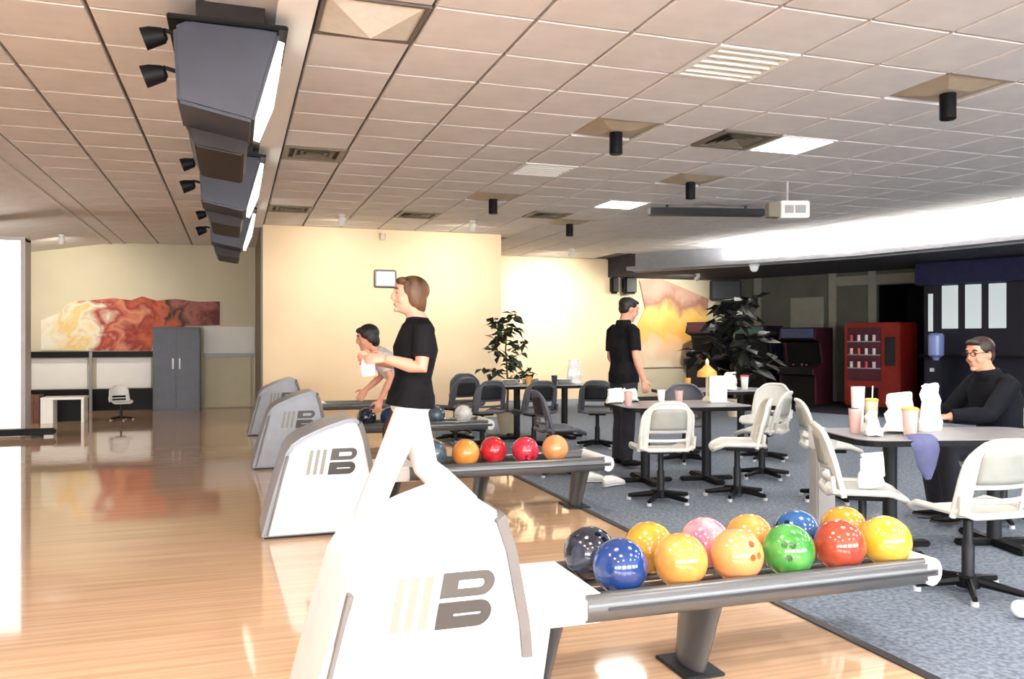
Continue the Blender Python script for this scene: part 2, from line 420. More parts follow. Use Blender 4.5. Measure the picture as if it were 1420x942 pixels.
def make_pyramid(lab, x, y):
    t = thing('ceiling_light', lab, 'ceiling light', (x, y, CZ), 0, 'ceiling light panels')
    obj('frame', frame_mb(0.298, 0.025, -0.012, 0.02), 'grid', t)
    h = 0.272
    sides = [((-h, -h), (h, -h)), ((h, -h), (h, h)), ((h, h), (-h, h)), ((-h, h), (-h, -h))]
    for a, b in sides:
        obj('prism_facet', MB().add([(a[0], a[1], 0.0), (b[0], b[1], 0.0), (0, 0, -0.11), (0, 0, -0.09), (a[0], a[1], 0.015), (b[0], b[1], 0.015)],
            [(0, 1, 2), (4, 3, 5), (0, 4, 5, 1), (0, 2, 3, 4), (1, 5, 3, 2)]), 'troffer_pane', t)
    return t
M['troffer_pane'] = mat('prismatic_pane', (0.66, 0.60, 0.50), 0.35, var=0.05, scale=20)
def make_vent(lab, x, y):
    t = thing('ceiling_vent', lab, 'vent', (x, y, CZ), 0, 'ceiling air vents')
    obj('frame', frame_mb(0.298, 0.06, -0.012, 0.02), 'vent_metal', t)
    obj('duct_plate', MB().box(-0.24, 0.24, -0.24, 0.24, 0.016, 0.026), 'black', t)
    for q, h in enumerate((0.19, 0.13, 0.07)):
        mb = MB()
        for a, b in (((-h, -h), (h, -h)), ((h, -h), (h, h)), ((h, h), (-h, h)), ((-h, h), (-h, -h))):
            k = (h-0.035)/h
            mb.add([(a[0], a[1], -0.012), (b[0], b[1], -0.012), (b[0]*k, b[1]*k, 0.014), (a[0]*k, a[1]*k, 0.014),
                    (a[0], a[1], -0.009), (b[0], b[1], -0.009), (b[0]*k, b[1]*k, 0.017), (a[0]*k, a[1]*k, 0.017)],
                   [(0, 1, 2, 3), (7, 6, 5, 4), (0, 4, 5, 1), (3, 2, 6, 7), (0, 3, 7, 4), (1, 5, 6, 2)])
        obj('vent_ring', mb, 'vent_metal', t)
    return t
M['vent_metal'] = mat('vent_metal', (0.20, 0.17, 0.12), 0.5)
M['plate_tan'] = mat('downlight_plate', (0.44, 0.35, 0.24), 0.6, var=0.05)
def make_down(lab, x, y):
    t = thing('downlight', lab, 'ceiling light', (x, y, CZ), 0, 'black cylinder downlights')
    obj('ceiling_plate', MB().add([(-.298, -.298, 0.02), (.298, -.298, 0.02), (.298, .298, 0.02), (-.298, .298, 0.02), (-.1, -.1, -0.03), (.1, -.1, -0.03), (.1, .1, -0.03), (-.1, .1, -0.03)],
        [(3, 2, 1, 0), (4, 5, 6, 7), (0, 1, 5, 4), (1, 2, 6, 5), (2, 3, 7, 6), (3, 0, 4, 7)]), 'plate_tan', t)
    c = obj('cylinder', MB().lathe([(0.0, -0.02), (0.056, -0.02), (0.058, -0.03), (0.058, -0.215), (0.052, -0.22), (0.046, -0.21), (0.044, -0.15), (0.0, -0.15)]), 'black', t, smooth=True)
    obj('lamp_lens', MB().lathe([(0.0, -0.156), (0.042, -0.156), (0.042, -0.152), (0, -0.152)]), 'troffer', c)
    ld = bpy.data.lights.new('downlight_lamp', 'SPOT'); ld.energy = SPOT_W; ld.spot_size = R(95); ld.spot_blend = 0.6; ld.color = (1, 0.9, 0.76); ld.shadow_soft_size = 0.04
    lo = bpy.data.objects.new('downlight_lamp', ld); COL.objects.link(lo); lo.parent = t; lo.location = (0, 0, -0.225)
    return t
dl_lab = {(7, 0): 'black cylinder downlight on square tan plate, the biggest, at upper right of ceiling', (4, 3): 'black cylinder downlight on tan plate left of the dark ceiling vent',
          (7, 6): 'black cylinder downlight hanging just above the long dark bar and sign box', (4, 9): 'small black cylinder downlight above the end of the peach wall',
          (7, 12): 'farthest and lowest black cylinder downlight near the bright recessed wall'}
sp_lab = {(0, 0): 'faceted pyramid ceiling light beside the hanging monitors', (4, 0): 'square louvred ceiling light set in the tiles at top right', (6, 3): 'dark square air vent beside a bright light panel',
          (7, 3): 'glowing square light panel right of the dark ceiling vent', (0, 6): 'dark air vent just right of the second hanging monitor', (0, 12): 'small air vent near the peach wall corner',
          (4, 6): 'dull yellowish louvred panel in the middle of the ceiling', (7, 9): 'narrow glowing light panel left of the long dark bar', (3, 12): 'faint air vent above the peach wall', (6, 11): 'small dark air vent near the farthest cylinder downlight'}
nb = 0
for (i, j), k in special.items():
    x, y = cell(i, j)
    lab = sp_lab.get((i, j), 'glowing square light panel overhead behind the photographer')
    if k == 'down': make_down(dl_lab[(i, j)], x, y)
    elif k == 'vent': make_vent(lab, x, y)
    elif k == 'troffer' and (i, j) == (0, 0): make_pyramid(lab, x, y)
    elif k == 'louvre': make_troffer(lab, x, y, False)
    else: make_troffer(lab, x, y, True)
# long dark bar hung under the tiles and the small sign box at its end
t = thing('ceiling_bar', 'long dark grey bar hung under the ceiling tiles, ending at sign box', 'beam', (6.2, 9.95, CZ-0.05), R(-14))
obj('bar_body', MB().box(-0.85, 0.75, -0.08, 0.08, -0.10, 0.0), 'darkgrey', t, bevel=0.01)
for s in (-0.6, 0.5): obj('hanger', MB().cbox((s, 0, 0.025), 0.03, 0.03, 0.06), 'darkgrey', t)
t = thing('sign_box', 'white sign box with dark end hanging from ceiling near the bulkhead', 'sign', (6.15, 8.2, CZ-0.33), R(-20))
obj('box_body', MB().box(-0.10, 0.24, -0.07, 0.07, -0.10, 0.10), 'white_wall', t, bevel=0.012)
obj('end_cap', MB().box(-0.24, -0.10, -0.09, 0.09, -0.09, 0.08), 'vent_metal', t, bevel=0.01)
for a, b in ((-0.05, 0.05), (0.07, 0.19)): obj('sign_mark', MB().box(a, b, -0.078, -0.069, -0.045, 0.045), 'grey', t)
obj('hanger_rod', MB().tube([(0.0, 0, 0.1), (0.0, 0, 0.33)], 0.012), 'lightgrey', t)

# small white dome light on the bulkhead
t = thing('dome_camera', 'small white dome fixed under the dark bulkhead', 'camera', (9.7, 13.75, 2.86))
t.location = (9.55, 13.75, 2.82)
obj('dome_base', MB().lathe([(0, 0.0), (0.10, 0.0), (0.10, -0.04), (0, -0.04)]), 'white_wall', t, smooth=True)
obj('dome_cover', MB().lathe([(0.085, -0.04), (0.075, -0.10), (0.045, -0.14), (0.0, -0.15)]), 'lit_grey', t, smooth=True)

# ================================================================== FAR WALL FITTINGS
FW = 17.6
def panel(name, x0, x1, z0, z1, y0, y1, m, parent=None, bevel=0.0): return obj(name, MB().box(x0, x1, y0, y1, z0, z1), m, parent, bevel=bevel)
o = obj('wall_mural', MB().prism([(-3.45, 1.16), (-3.45, 1.72), (-3.15, 1.86), (-2.95, 2.08), (-2.5, 2.12), (-2.2, 2.16), (-1.9, 2.12), (-1.7, 2.2), (-1.45, 2.12), (-1.1, 2.16), (-0.7, 2.11), (-0.28, 2.12), (-0.28, 1.65), (-0.9, 1.62), (-1.3, 1.52), (-1.5, 1.36), (-1.55, 1.13)], FW-0.03, FW-0.001, 'y'), 'mural_fire')
tag(o, 'red and orange fire mural panel on the far left wall', 'mural')
t = thing('wall_ledge', 'black ledge with white panels and dark base on the far left wall', 'ledge', (-2.6, FW, 0))
obj('ledge_bar', MB().box(-1.1, 1.13, -0.16, -0.002, 1.02, 1.13), 'black', t, bevel=0.01)
for a, b in ((-1.0, -0.06), (0.1, 1.06)): obj('white_panel', MB().box(a, b, -0.05, -0.002, 0.42, 1.0), 'white_wall', t, bevel=0.008)
obj('lower_bar', MB().box(-1.1, 1.13, -0.12, -0.002, 0.32, 0.41), 'black', t, bevel=0.01)
obj('dark_base', MB().box(-1.1, 1.13, -0.06, -0.002, 0.0, 0.32), 'black', t)
obj('pole', MB().tube([(0.02, -0.2, 0.0), (0.02, -0.2, 1.13)], 0.03), 'grey', t)
t = thing('door_cabinet', 'tall dark blue cabinet standing under the fire mural', 'cabinet', (-1.05, FW-0.3, 0))
obj('cabinet_body', MB().box(-0.42, 0.42, -0.25, 0.29, 0, 1.6), 'navy', t, bevel=0.015)
for a, b in ((-0.40, -0.01), (0.01, 0.40)):
    d = obj('cabinet_door', MB().box(a, b, -0.275, -0.25, 0.06, 1.55), 'cab_door', t, bevel=0.008)
    hx = b - 0.05 if a < -0.1 else a + 0.05
    obj('door_handle', MB().box(hx-0.015, hx+0.015, -0.30, -0.275, 0.8, 1.0), 'lightgrey', d)
t = thing('wall_board', 'pale cream board with a shelf line beside the peach corner', 'board', (-0.13, FW, 0))
obj('upper_board', MB().box(-0.45, 0.52, -0.05, -0.002, 1.08, 1.62), 'white_wall', t, bevel=0.008)
obj('shelf', MB().box(-0.45, 0.54, -0.14, -0.002, 1.02, 1.08), 'grey', t, bevel=0.006)
obj('lower_board', MB().box(-0.45, 0.45, -0.05, -0.002, 0.02, 1.02), 'cream', t, bevel=0.008)
struct('trim_3', MB().box(0.40, 0.43, 13.86, 17.6, 0, CZ-0.002), 'vent_metal')
# white pier and the low black rail at the lane edge
t = thing('white_pier', 'bright white pillar at the far left edge of the lanes', 'pillar', (-3.55, 13.4, 0))
obj('pier_body', MB().box(-0.75, 0.70, -0.15, 0.15, 0.12, 2.75), 'pier_white', t, bevel=0.01) if 'pier_white' in M else None
M['pier_white'] = mat('pier_backlit', (1.0, 0.98, 0.95), 0.5, emit=1.1)  # emission makes the pillar glow, in place of light falling on it
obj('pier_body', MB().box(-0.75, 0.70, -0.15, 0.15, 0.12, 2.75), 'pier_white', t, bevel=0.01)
obj('edge_strip', MB().box(0.70, 0.76, -0.17, 0.17, 0.0, 2.78), 'hood_rim', t)
obj('plinth', MB().box(-0.78, 0.70, -0.18, 0.18, 0.0, 0.12), 'white_wall', t)
obj('top_cap', MB().box(-0.78, 0.76, -0.18, 0.18, 2.75, 2.80), 'hood_rim', t)
t = thing('lane_rail', 'low black rail lying along the lane edge below white pillar', 'rail', (-3.2, 13.05, 0))
obj('rail_bar', MB().box(-1.4, 0.82, -0.07, 0.07, 0.03, 0.12), 'black', t, bevel=0.02)
for s in (-1.1, -0.3, 0.6): obj('rail_foot', MB().cbox((s, 0, 0.015), 0.12, 0.16, 0.03), 'darkgrey', t)
# clock-like white plaque and sensor on the peach wall
t = thing('wall_plaque', 'small white square plaque with grey frame on the peach wall', 'sign', (2.4, 13.9, 2.38))
obj('frame', MB().box(-0.19, 0.19, -0.035, -0.001, -0.15, 0.15), 'grey', t, bevel=0.02)
obj('face', MB().box(-0.15, 0.155, -0.045, -0.035, -0.115, 0.115), 'paper_white', t, bevel=0.003)
t = thing('ceiling_sensor', 'tiny pale sensor where the peach wall meets ceiling', 'sensor', (2.35, 13.9, 3.08))
obj('sensor_body', MB().lathe([(0, 0.06), (0.05, 0.06), (0.055, 0.0), (0.04, -0.05), (0, -0.06)], (0, -0.056, 0)), 'troffer_dim', t, smooth=True)
# right mural and speakers
o = obj('wall_mural', MB().prism([(9.0, 0.7), (8.95, 1.6), (9.2, 2.1), (9.05, 2.75), (9.6, 2.82), (10.2, 2.6), (10.9, 2.35), (10.85, 1.3), (10.6, 0.7)], FW-0.03, FW-0.001, 'y'), 'mural_gold')
tag(o, 'golden and brown figure mural on the wall behind the standing man', 'mural')
for x, lab, w in ((8.33, 'narrow dark wall speaker, left of the two above the standing man', 0.09), (8.72, 'rounded black wall speaker, right of the two above the standing man', 0.16)):
    t = thing('wall_speaker', lab, 'speaker', (x, FW-0.14, 2.62), 0, 'wall speakers')
    obj('speaker_body', MB().box(-w, w, -0.11, 0.10, -0.2, 0.2), 'black', t, bevel=0.04, seg=3)
    obj('grille', MB().box(-w*0.75, w*0.75, -0.118, -0.108, -0.16, 0.16), 'darkgrey', t, bevel=0.01)
    obj('bracket', MB().box(-0.03, 0.03, 0.10, 0.14, -0.05, 0.05), 'grey', t)
# ================================================================== HANGING MONITORS
def make_monitor(lab, y, big=True, lamps=2):
    t = thing('hanging_monitor', lab, 'monitor', (0, y, 0), 0, 'row of hanging score monitors')
    prof = [(-0.29, 2.62), (-0.31, 3.02), (-0.22, 3.07), (0.24, 3.05), (0.10, 2.54)]
    obj('housing', MB().prism(prof, 0, 0.62, 'y'), 'slate', t, bevel=0.018)
    # screen lies on the sloping right face
    a = Vector((0.24, 3.05)); b = Vector((0.10, 2.54)); d = (b-a).normalized(); n = Vector((-d.y, d.x))
    if n.x < 0: n = -n
    def q(s, o_): p = a.lerp(b, s) + n*o_; return (p.x, p.y)
    obj('screen', MB().prism([q(0.08, 0.0), q(0.93, 0.0), q(0.93, 0.035), q(0.5, 0.06), q(0.08, 0.035)], 0.03, 0.59, 'y'), 'screen', t)
    obj('top_flange', MB().box(-0.34, 0.28, -0.02, 0.64, 3.055, 3.08), 'black', t, bevel=0.006)
    obj('hanger_plate', MB().box(-0.2, 0.16, 0.1, 0.5, 3.08, CZ), 'brown_dark', t)
    obj('under_box', MB().prism([(-0.27, 2.62), (0.08, 2.56), (0.05, 2.46), (-0.22, 2.50)], 0.50, 1.45, 'y'), 'brown_dark', t, bevel=0.01)
    for k in range(lamps):
        z = 2.97 - 0.2*k; x = -0.385
        s = obj('spotlight', MB().loft([(x-0.07, 0.03, z-0.03), (x-0.03, 0.03, z-0.015), (x+0.03, 0.03, z), (x+0.045, 0.03, z+0.005)], [0.06, 0.056, 0.042, 0.02], None, 12), 'black', t, smooth=True)
        obj('bracket', MB().tube([(x+0.01, 0.03, z), (x+0.03, 0.06, z+0.04), (-0.29, 0.08, z+0.03)], 0.012), 'black', s)
    return t
mon_lab = ['nearest and largest hanging score monitor with slate housing', 'second hanging monitor, just behind the largest one', 'farthest and smallest hanging monitor in the ceiling row']
for k, y in enumerate((4.72, 8.05, 11.3)): make_monitor(mon_lab[k], y)
t = thing('ceiling_channel', 'pale metal channel on the ceiling beside the monitors', 'beam', (0.30, 8.5, CZ))
obj('channel_body', MB().box(-0.06, 0.10, -5.5, 5.3, -0.05, -0.006), 'lightgrey', t, bevel=0.008)
obj('channel_lip', MB().box(-0.08, 0.12, -5.5, 5.3, -0.062, -0.05), 'white_wall', t)

# ================================================================== BALL RETURNS
HP = [(0.17, 0.0), (0.25, 0.30), (0.335, 0.58), (0.37, 0.635), (0.44, 0.685), (0.60, 0.755), (0.74, 0.80), (0.80, 0.805), (0.845, 0.78), (0.885, 0.66), (0.93, 0.42), (0.94, 0.30), (0.90, 0.0)]
def inset(poly, d):
    n = len(poly); out = []
    for i in range(n):
        p0, p1, p2 = Vector(poly[i-1]), Vector(poly[i]), Vector(poly[(i+1) % n])
        e1 = (p1-p0).normalized(); e2 = (p2-p1).normalized()
        n1 = Vector((e1.y, -e1.x)); n2 = Vector((e2.y, -e2.x)); b = (n1+n2)
        b = b / max(0.4, b.length_squared) * 2
        out.append(tuple(p1 + b*d))
    return out
def make_return(lab, y, body='hood_cool', face='hood_white', legs=(1.13, 1.82)):
    t = thing('ball_return', lab, 'ball return', (0, y, 0), 0, 'ball returns')
    obj('hood', MB().prism(HP, 0.02, 0.60, 'y'), body, t, bevel=0.015, smooth=True)
    HI = inset(HP, 0.028)
    sp = obj('side_panel', MB().prism(HI, -0.012, 0.03, 'y'), face, t, bevel=0.012, smooth=True)
    obj('side_panel', MB().prism(HI, 0.59, 0.632, 'y'), face, t, bevel=0.012, smooth=True)
    # emblem on the near side: fading stripes and a slanted letter B
    def sl(pts): return [(x + 0.18*(z-0.5), z) for x, z in pts]
    for k, m in ((0, 'logo_pale'), (1, 'logo_pale'), (2, 'logo_pale')):
        x0 = 0.475 + k*0.045
        obj('emblem_stripe', MB().prism(sl([(x0, 0.43), (x0+0.026, 0.43), (x0+0.026, 0.60), (x0, 0.60)]), -0.0155, -0.011, 'y'), m, sp)
    def lobe(x0, x1, z0, z1, hole):
        rr = (z1-z0)/2; cx = x1-rr; cz = (z0+z1)/2
        outer = [(x0, z0)] + [(cx+rr*math.cos(a), cz+rr*math.sin(a)) for a in [R(-90+180*i/10) for i in range(11)]] + [(x0, z1)]
        hh = hole; hx0 = x0+0.055; hx1 = x1-0.035
        h2 = hh/2; inner = [(hx0, cz-h2)] + [(hx1-h2+h2*math.cos(a), cz+h2*math.sin(a)) for a in [R(-90+180*i/10) for i in range(11)]] + [(hx0, cz+h2)]
        o2 = sl(outer); i2 = sl(inner); n = len(o2); mb = MB()
        vs = [(p[0], -0.0165, p[1]) for p in o2+i2] + [(p[0], -0.011, p[1]) for p in o2+i2]
        fs = []
        for i in range(n):
            j = (i+1) % n
            fs += [(i, j, n+j, n+i), (2*n+i, 3*n+i, 3*n+j, 2*n+j), (i, 2*n+i, 2*n+j, j), (n+i, n+j, 3*n+j, 3*n+i)]
        return mb.add(vs, fs)
    obj('emblem_letter_top', lobe(0.622, 0.80, 0.524, 0.605, 0.028), 'logo_mid', sp)
    obj('emblem_letter_bottom', lobe(0.622, 0.805, 0.425, 0.51, 0.008), 'logo_dark', sp)
    HO = inset(HP, -0.004); HN = inset(HP, 0.03)
    obj('end_trim', MB().prism(HO[8:12] + HN[8:12][::-1], -0.016, 0.2, 'y'), 'trim_grey', t)
    obj('base_plinth', MB().box(0.19, 0.90, 0.03, 0.58, 0.0, 0.03), 'darkgrey', t)
    obj('seam_strip', MB().prism([(0.205, 0.03), (0.215, 0.03), (0.350, 0.56), (0.335, 0.56)], -0.016, 0.03, 'y'), 'trim_grey', t)
    # rack
    obj('bracket', MB().box(0.90, 1.30, 0.16, 0.66, 0.315, 0.425), 'hood_white', t, bevel=0.02, smooth=True)
    obj('shroud', MB().prism([(0.88, 0.0), (1.05, 0.0), (1.10, 0.32), (0.90, 0.36)], 0.2, 0.56, 'y'), 'hood_rim', t, bevel=0.015)
    for yy in (0.19, 0.63):
        obj('side_rail', MB().loft([(1.22, yy, 0.37), (2.84, yy, 0.37)], [(0.055, 0.042)]*2, (0, 0, 1), 14), 'rail', t, smooth=True)
        obj('rail_groove', MB().box(1.30, 2.82, yy-0.046 if yy < 0.4 else yy+0.034, yy-0.034 if yy < 0.4 else yy+0.046, 0.366, 0.376), 'edge_metal', t)
    for yy in (0.30, 0.41, 0.52):
        obj('tray_rod', MB().tube([(1.2, yy, 0.356), (2.82, yy, 0.356)], 0.016), 'rail', t, smooth=True)
    obj('end_cap', MB().loft([(2.82, 0.15, 0.37), (2.82, 0.67, 0.37)], [(0.06, 0.05)]*2, (0, 0, 1), 14), 'hood_white', t, bevel=0.01, smooth=True)
    for x in legs:
        lg = obj('leg', MB().loft([(x+0.03, 0.41, 0.33), (x-0.03, 0.41, 0.0)], [(0.16, 0.045), (0.10, 0.035)], (0, 1, 0), 12), 'rail', t, smooth=True)
        obj('foot_plate', MB().box(x-0.12, x+0.06, 0.28, 0.54, 0.0, 0.015), 'darkgrey', lg, bevel=0.004)
    return t
YR = (2.62, 5.85, 9.05, 12.25)
make_return('nearest ball return with big white hood and loaded ball rack', YR[0], 'hood_light')
make_return('ball return with white emblem hood beside the walking woman', YR[1], legs=(1.13, 1.82, 2.66))
make_return('grey ball return hood behind the one beside the walking woman', YR[2], 'hood_cool', 'hood_cool')
make_return('farthest ball return, mostly hidden behind grey hood by peach wall', YR[3], 'hood_cool', 'hood_cool')

# ---- balls
holes = [(Vector((-0.15, -1, 0.20)), 0.0135), (Vector((0.17, -1, 0.20)), 0.0135), (Vector((0.02, -1, -0.30)), 0.015)]
bo = bpy.data.objects.new('tmp_ball', MB().ell((0, 0, 0), (0.108, 0.108, 0.108), 40, 24).mesh('ball_core')); COL.objects.link(bo)
cut = MB()
for d, r in holes: d = d.normalized(); cut.tube([d*0.075, d*0.13], r, 14)
co = bpy.data.objects.new('tmp_cut', cut.mesh('cut')); COL.objects.link(co)
bmod = bo.modifiers.new('b', 'BOOLEAN'); bmod.operation = 'DIFFERENCE'; bmod.object = co; bmod.solver = 'EXACT'
bpy.context.view_layer.update()
ball_me = evaluated(bo); ball_me.name = 'bowling_ball'; ball_me.materials.clear()
bpy.data.objects.remove(bo); bpy.data.objects.remove(co)
for p in ball_me.polygons: p.use_smooth = True
try: ball_me.set_sharp_from_angle(angle=R(40))
except Exception: pass
def ball_mat(n, c, c2=None):
    return mat('ball_' + n, c, 0.12, col2=c2 or tuple(x*0.75 for x in c), scale=14, coat=0.6)
BM = {'navy': ball_mat('navy', (0.012, 0.05, 0.22)), 'black': ball_mat('black', (0.008, 0.01, 0.02), (0.03, 0.04, 0.07)), 'amber': ball_mat('amber', (0.72, 0.36, 0.085), (0.68, 0.27, 0.06)),
      'peach': ball_mat('peach', (0.76, 0.30, 0.10), (0.70, 0.34, 0.14)), 'green': ball_mat('green', (0.035, 0.25, 0.035), (0.10, 0.36, 0.08)), 'red': ball_mat('red', (0.5, 0.085, 0.04), (0.36, 0.05, 0.03)),
      'yellow': ball_mat('yellow', (0.74, 0.42, 0.03), (0.70, 0.5, 0.09)), 'gold': ball_mat('gold', (0.70, 0.36, 0.04)), 'pink': ball_mat('pink', (0.75, 0.14, 0.24), (0.85, 0.4, 0.42)), 'blue': ball_mat('blue', (0.03, 0.12, 0.34)),
      'orange': ball_mat('orange', (0.84, 0.36, 0.07), (0.78, 0.26, 0.05)), 'scarlet': ball_mat('scarlet', (0.6, 0.02, 0.03)), 'crimson': ball_mat('crimson', (0.7, 0.03, 0.07)), 'white': ball_mat('white', (0.85, 0.85, 0.82)), 'slate': ball_mat('slate', (0.03, 0.06, 0.09), (0.10, 0.15, 0.2))}
def ball(c, loc, lab, grp, rot=None):
    o = bpy.data.objects.new('bowling_ball', ball_me); COL.objects.link(o); o.location = loc
    if not ball_me.materials: ball_me.materials.append(BM[c])
    o.material_slots[0].link = 'OBJECT'; o.material_slots[0].material = BM[c]
    o.rotation_euler = rot or (random.uniform(0, 6), random.uniform(0, 6), random.uniform(0, 6))
    return tag(o, lab, 'bowling ball', grp)
BZ = 0.352 + 0.108
g1 = 'balls on the nearest rack'
y0 = YR[0]
for c, x, lab, rot in (('navy', 1.42, 'glossy navy blue ball at the hood end, front row of nearest rack', None), ('amber', 1.685, 'amber marbled ball between the navy and peach balls, front of nearest rack', None),
        ('peach', 1.945, 'peach orange ball left of the green ball, front of nearest rack', None), ('green', 2.195, 'bright green ball with finger holes showing on the nearest rack', (R(-12), 0, R(-37))),
        ('red', 2.455, 'brick red ball between green and yellow on the nearest rack', None), ('yellow', 2.70, 'bright yellow ball at the open end of the nearest rack', None)):
    ball(c, (x, y0+0.30, BZ+0.02), lab, g1, rot)
for c, x, lab in (('black', 1.39, 'black swirled ball tucked behind the navy ball'), ('gold', 1.665, 'golden ball behind the amber ball, back row of nearest rack'), ('pink', 1.935, 'pink ball in the back row of the nearest rack'),
        ('amber', 2.16, 'orange amber ball behind the peach ball, back row of nearest rack'), ('blue', 2.41, 'dark blue ball behind the green ball'), ('gold', 2.67, 'golden ball behind the brick red ball')):
    ball(c, (x, y0+0.525, BZ+0.02), lab, g1)
g2 = 'balls on the second rack'; y0 = YR[1]
for c, x, yy, lab in (('slate', 1.45, 0.41, 'dark slate ball nearest the woman on the second rack'), ('orange', 1.70, 0.36, 'orange ball beside the dark slate ball on the second rack'), ('scarlet', 1.95, 0.45, 'darker red ball left of the crimson ball on second rack'),
        ('crimson', 2.19, 0.36, 'crimson pinkish ball in the middle of the second rack'), ('peach', 2.46, 0.40, 'peach orange ball at the right end of the second rack')):
    ball(c, (x, y0+yy, BZ+0.02), lab, g2)
ball('scarlet', (2.44, y0+0.625-0.02, BZ+0.02), 'red ball half hidden behind the peach ball on second rack', g2) if False else None
g3 = 'balls on the third rack'; y0 = YR[2]
for c, x, lab in (('black', 1.42, 'black ball nearest the hood on the third rack'), ('navy', 1.68, 'navy ball second from hood on the third rack'), ('black', 1.95, 'black ball in the middle of the third rack'), ('slate', 2.22, 'dark slate ball on the third rack beside white ball'), ('white', 2.55, 'white ball at the open end of the third rack')):
    ball(c, (x, y0+0.38, BZ+0.02), lab, g3)

# ================================================================== CHAIRS AND TABLES
def shell_sheet(fn, nu, nv, skip=lambda i, j: False, th=0.012):
    """curved sheet fn(u,v) with openings, thickened"""
    vs = [fn(i/nu, j/nv) for j in range(nv+1) for i in range(nu+1)]
    fs = [(j*(nu+1)+i, j*(nu+1)+i+1, (j+1)*(nu+1)+i+1, (j+1)*(nu+1)+i) for j in range(nv) for i in range(nu) if not skip(i, j)]
    me = bpy.data.meshes.new('sheet'); me.from_pydata([tuple(v) for v in vs], [], fs); me.update()
    bm = bmesh.new(); bm.from_mesh(me)
    loose = [v for v in bm.verts if not v.link_faces]; bmesh.ops.delete(bm, geom=loose, context='VERTS')
    bm.to_mesh(me); bm.free()
    o = bpy.data.objects.new('tmp', me); COL.objects.link(o)
    s = o.modifiers.new('s', 'SOLIDIFY'); s.thickness = th; s.offset = 0
    m2 = evaluated(o); bpy.data.objects.remove(o)
    return m2
# local frame: sitter faces +Y, back at -Y
def back_fn(u, v):
    a = (u-0.5)*2
    vv = v
    w = 0.225*(1 - 0.10*vv) * (1 if vv < 0.72 else math.sqrt(max(0.0, 1-((vv-0.72)/0.28)**2*0.42)))
    z = 0.44 + 0.40*vv - (0.05*abs(a)**4)*(vv > 0.5)*((vv-0.5)*2)
    y = -0.205 - 0.075*vv + 0.07*a*a*(1-0.3*vv)
    return Vector((a*w, y, z))
def seat_fn(u, v):
    a = (u-0.5)*2; b = (v-0.5)*2
    k = 0.225*(1 - 0.10*abs(b)**6); kk = 0.22*(1-0.10*abs(a)**6)
    z = 0.445 + 0.035*max(abs(a), abs(b)*0.8)**3 - 0.01 + (-0.035*max(0, b-0.6)/0.4 if b > 0.6 else 0)
    return Vector((a*k, b*kk, z))
def make_chair(shell='chair_white', inner='chair_pale', star=True):
    t = thing('bowling_chair', 'x', 'chair', (0, 0, 0), 0, 'swivel chairs at the tables')
    me = shell_sheet(back_fn, 14, 16, lambda i, j: 2 <= i <= 11 and j in (1, 2, 4, 5)); me.name = 'back_shell'
    b = link('back_shell', me, shell, t, smooth=True)
    # pale pressed panel on the upper back
    pm = shell_sheet(lambda u, v: back_fn(0.14+0.72*u, 0.44+0.44*v) + Vector((0, -0.010, 0)), 8, 6, th=0.008); pm.name = 'back_panel'
    link('back_panel', pm, inner, b, smooth=True)
    rim = [back_fn(0, v/10) for v in range(0, 10)] + [back_fn(u/10, 1) for u in range(0, 11)] + [back_fn(1, v/10) for v in range(9, -1, -1)]
    obj('back_rim', MB().tube(rim, 0.017, 8), shell, b, smooth=True)
    me = shell_sheet(seat_fn, 12, 12); me.name = 'seat'
    s = link('seat', me, shell, t, smooth=True)
    r2 = [seat_fn(0, v/10) for v in range(0, 10)] + [seat_fn(u/10, 1) for u in range(0, 10)] + [seat_fn(1, v/10) for v in range(10, 0, -1)] + [seat_fn(u/10, 0) for u in range(10, -1, -1)]
    obj('seat_rim', MB().tube(r2, 0.018, 8), shell, s, smooth=True)
    for sx in (-1, 1):
        obj('back_arm', MB().tube([(sx*0.2, -0.12, 0.46), (sx*0.222, -0.19, 0.47), (sx*0.226, -0.2, 0.56)], 0.016, 8), shell, t, smooth=True)
    obj('swivel_plate', MB().box(-0.11, 0.11, -0.11, 0.11, 0.405, 0.43), 'black', t, bevel=0.008)
    obj('post', MB().lathe([(0.032, 0.05), (0.032, 0.25), (0.024, 0.26), (0.024, 0.41)]), 'darkgrey', t, smooth=True)
    if star:
        obj('hub', MB().lathe([(0.0, 0.03), (0.06, 0.03), (0.055, 0.09), (0.0, 0.09)]), 'black', t, smooth=True)
        for k in range(5):
            a = 2*PI*k/5 + 0.3
            l = obj('base_leg', MB().loft([(0.03*math.cos(a), 0.03*math.sin(a), 0.065), (0.27*math.cos(a), 0.27*math.sin(a), 0.035)], [(0.028, 0.022), (0.018, 0.014)], (0, 0, 1), 8), 'black', t)
            obj('glide', MB().lathe([(0.0, 0), (0.02, 0.0), (0.02, 0.022), (0, 0.022)], (0.265*math.cos(a), 0.265*math.sin(a), 0)), 'lightgrey', l)
    return t
chair_w = make_chair(); chair_g = make_chair('chair_grey', 'darkgrey')
_first = {id(chair_w): True, id(chair_g): True}
def chair(x, y, rz, lab, proto=None):
    proto = proto or chair_w
    if _first[id(proto)]: o = proto; _first[id(proto)] = False
    else: o = copy_tree(proto)
    return place(o, (x, y, 0.004), R(rz), lab)
chair(3.74, 3.45, -4, 'white slotted chair at the right edge, nearest the camera')
chair(3.58, 4.06, -122, 'white chair holding a paper bag, turned sideways under near table')
chair(3.40, 6.22, -12, 'white chair with back to camera left of the dark table pedestal')
chair(4.12, 6.18, 62, 'white chair turned left, between the pedestal and the star-based chair')
chair(4.95, 7.0, 40, 'white chair with star base right of the middle table')
chair(4.8, 5.82, -118, 'white chair with armlike sides behind the grey console post')
chair(5.44, 4.71, 72, 'white chair under the seated man in the dark jacket')
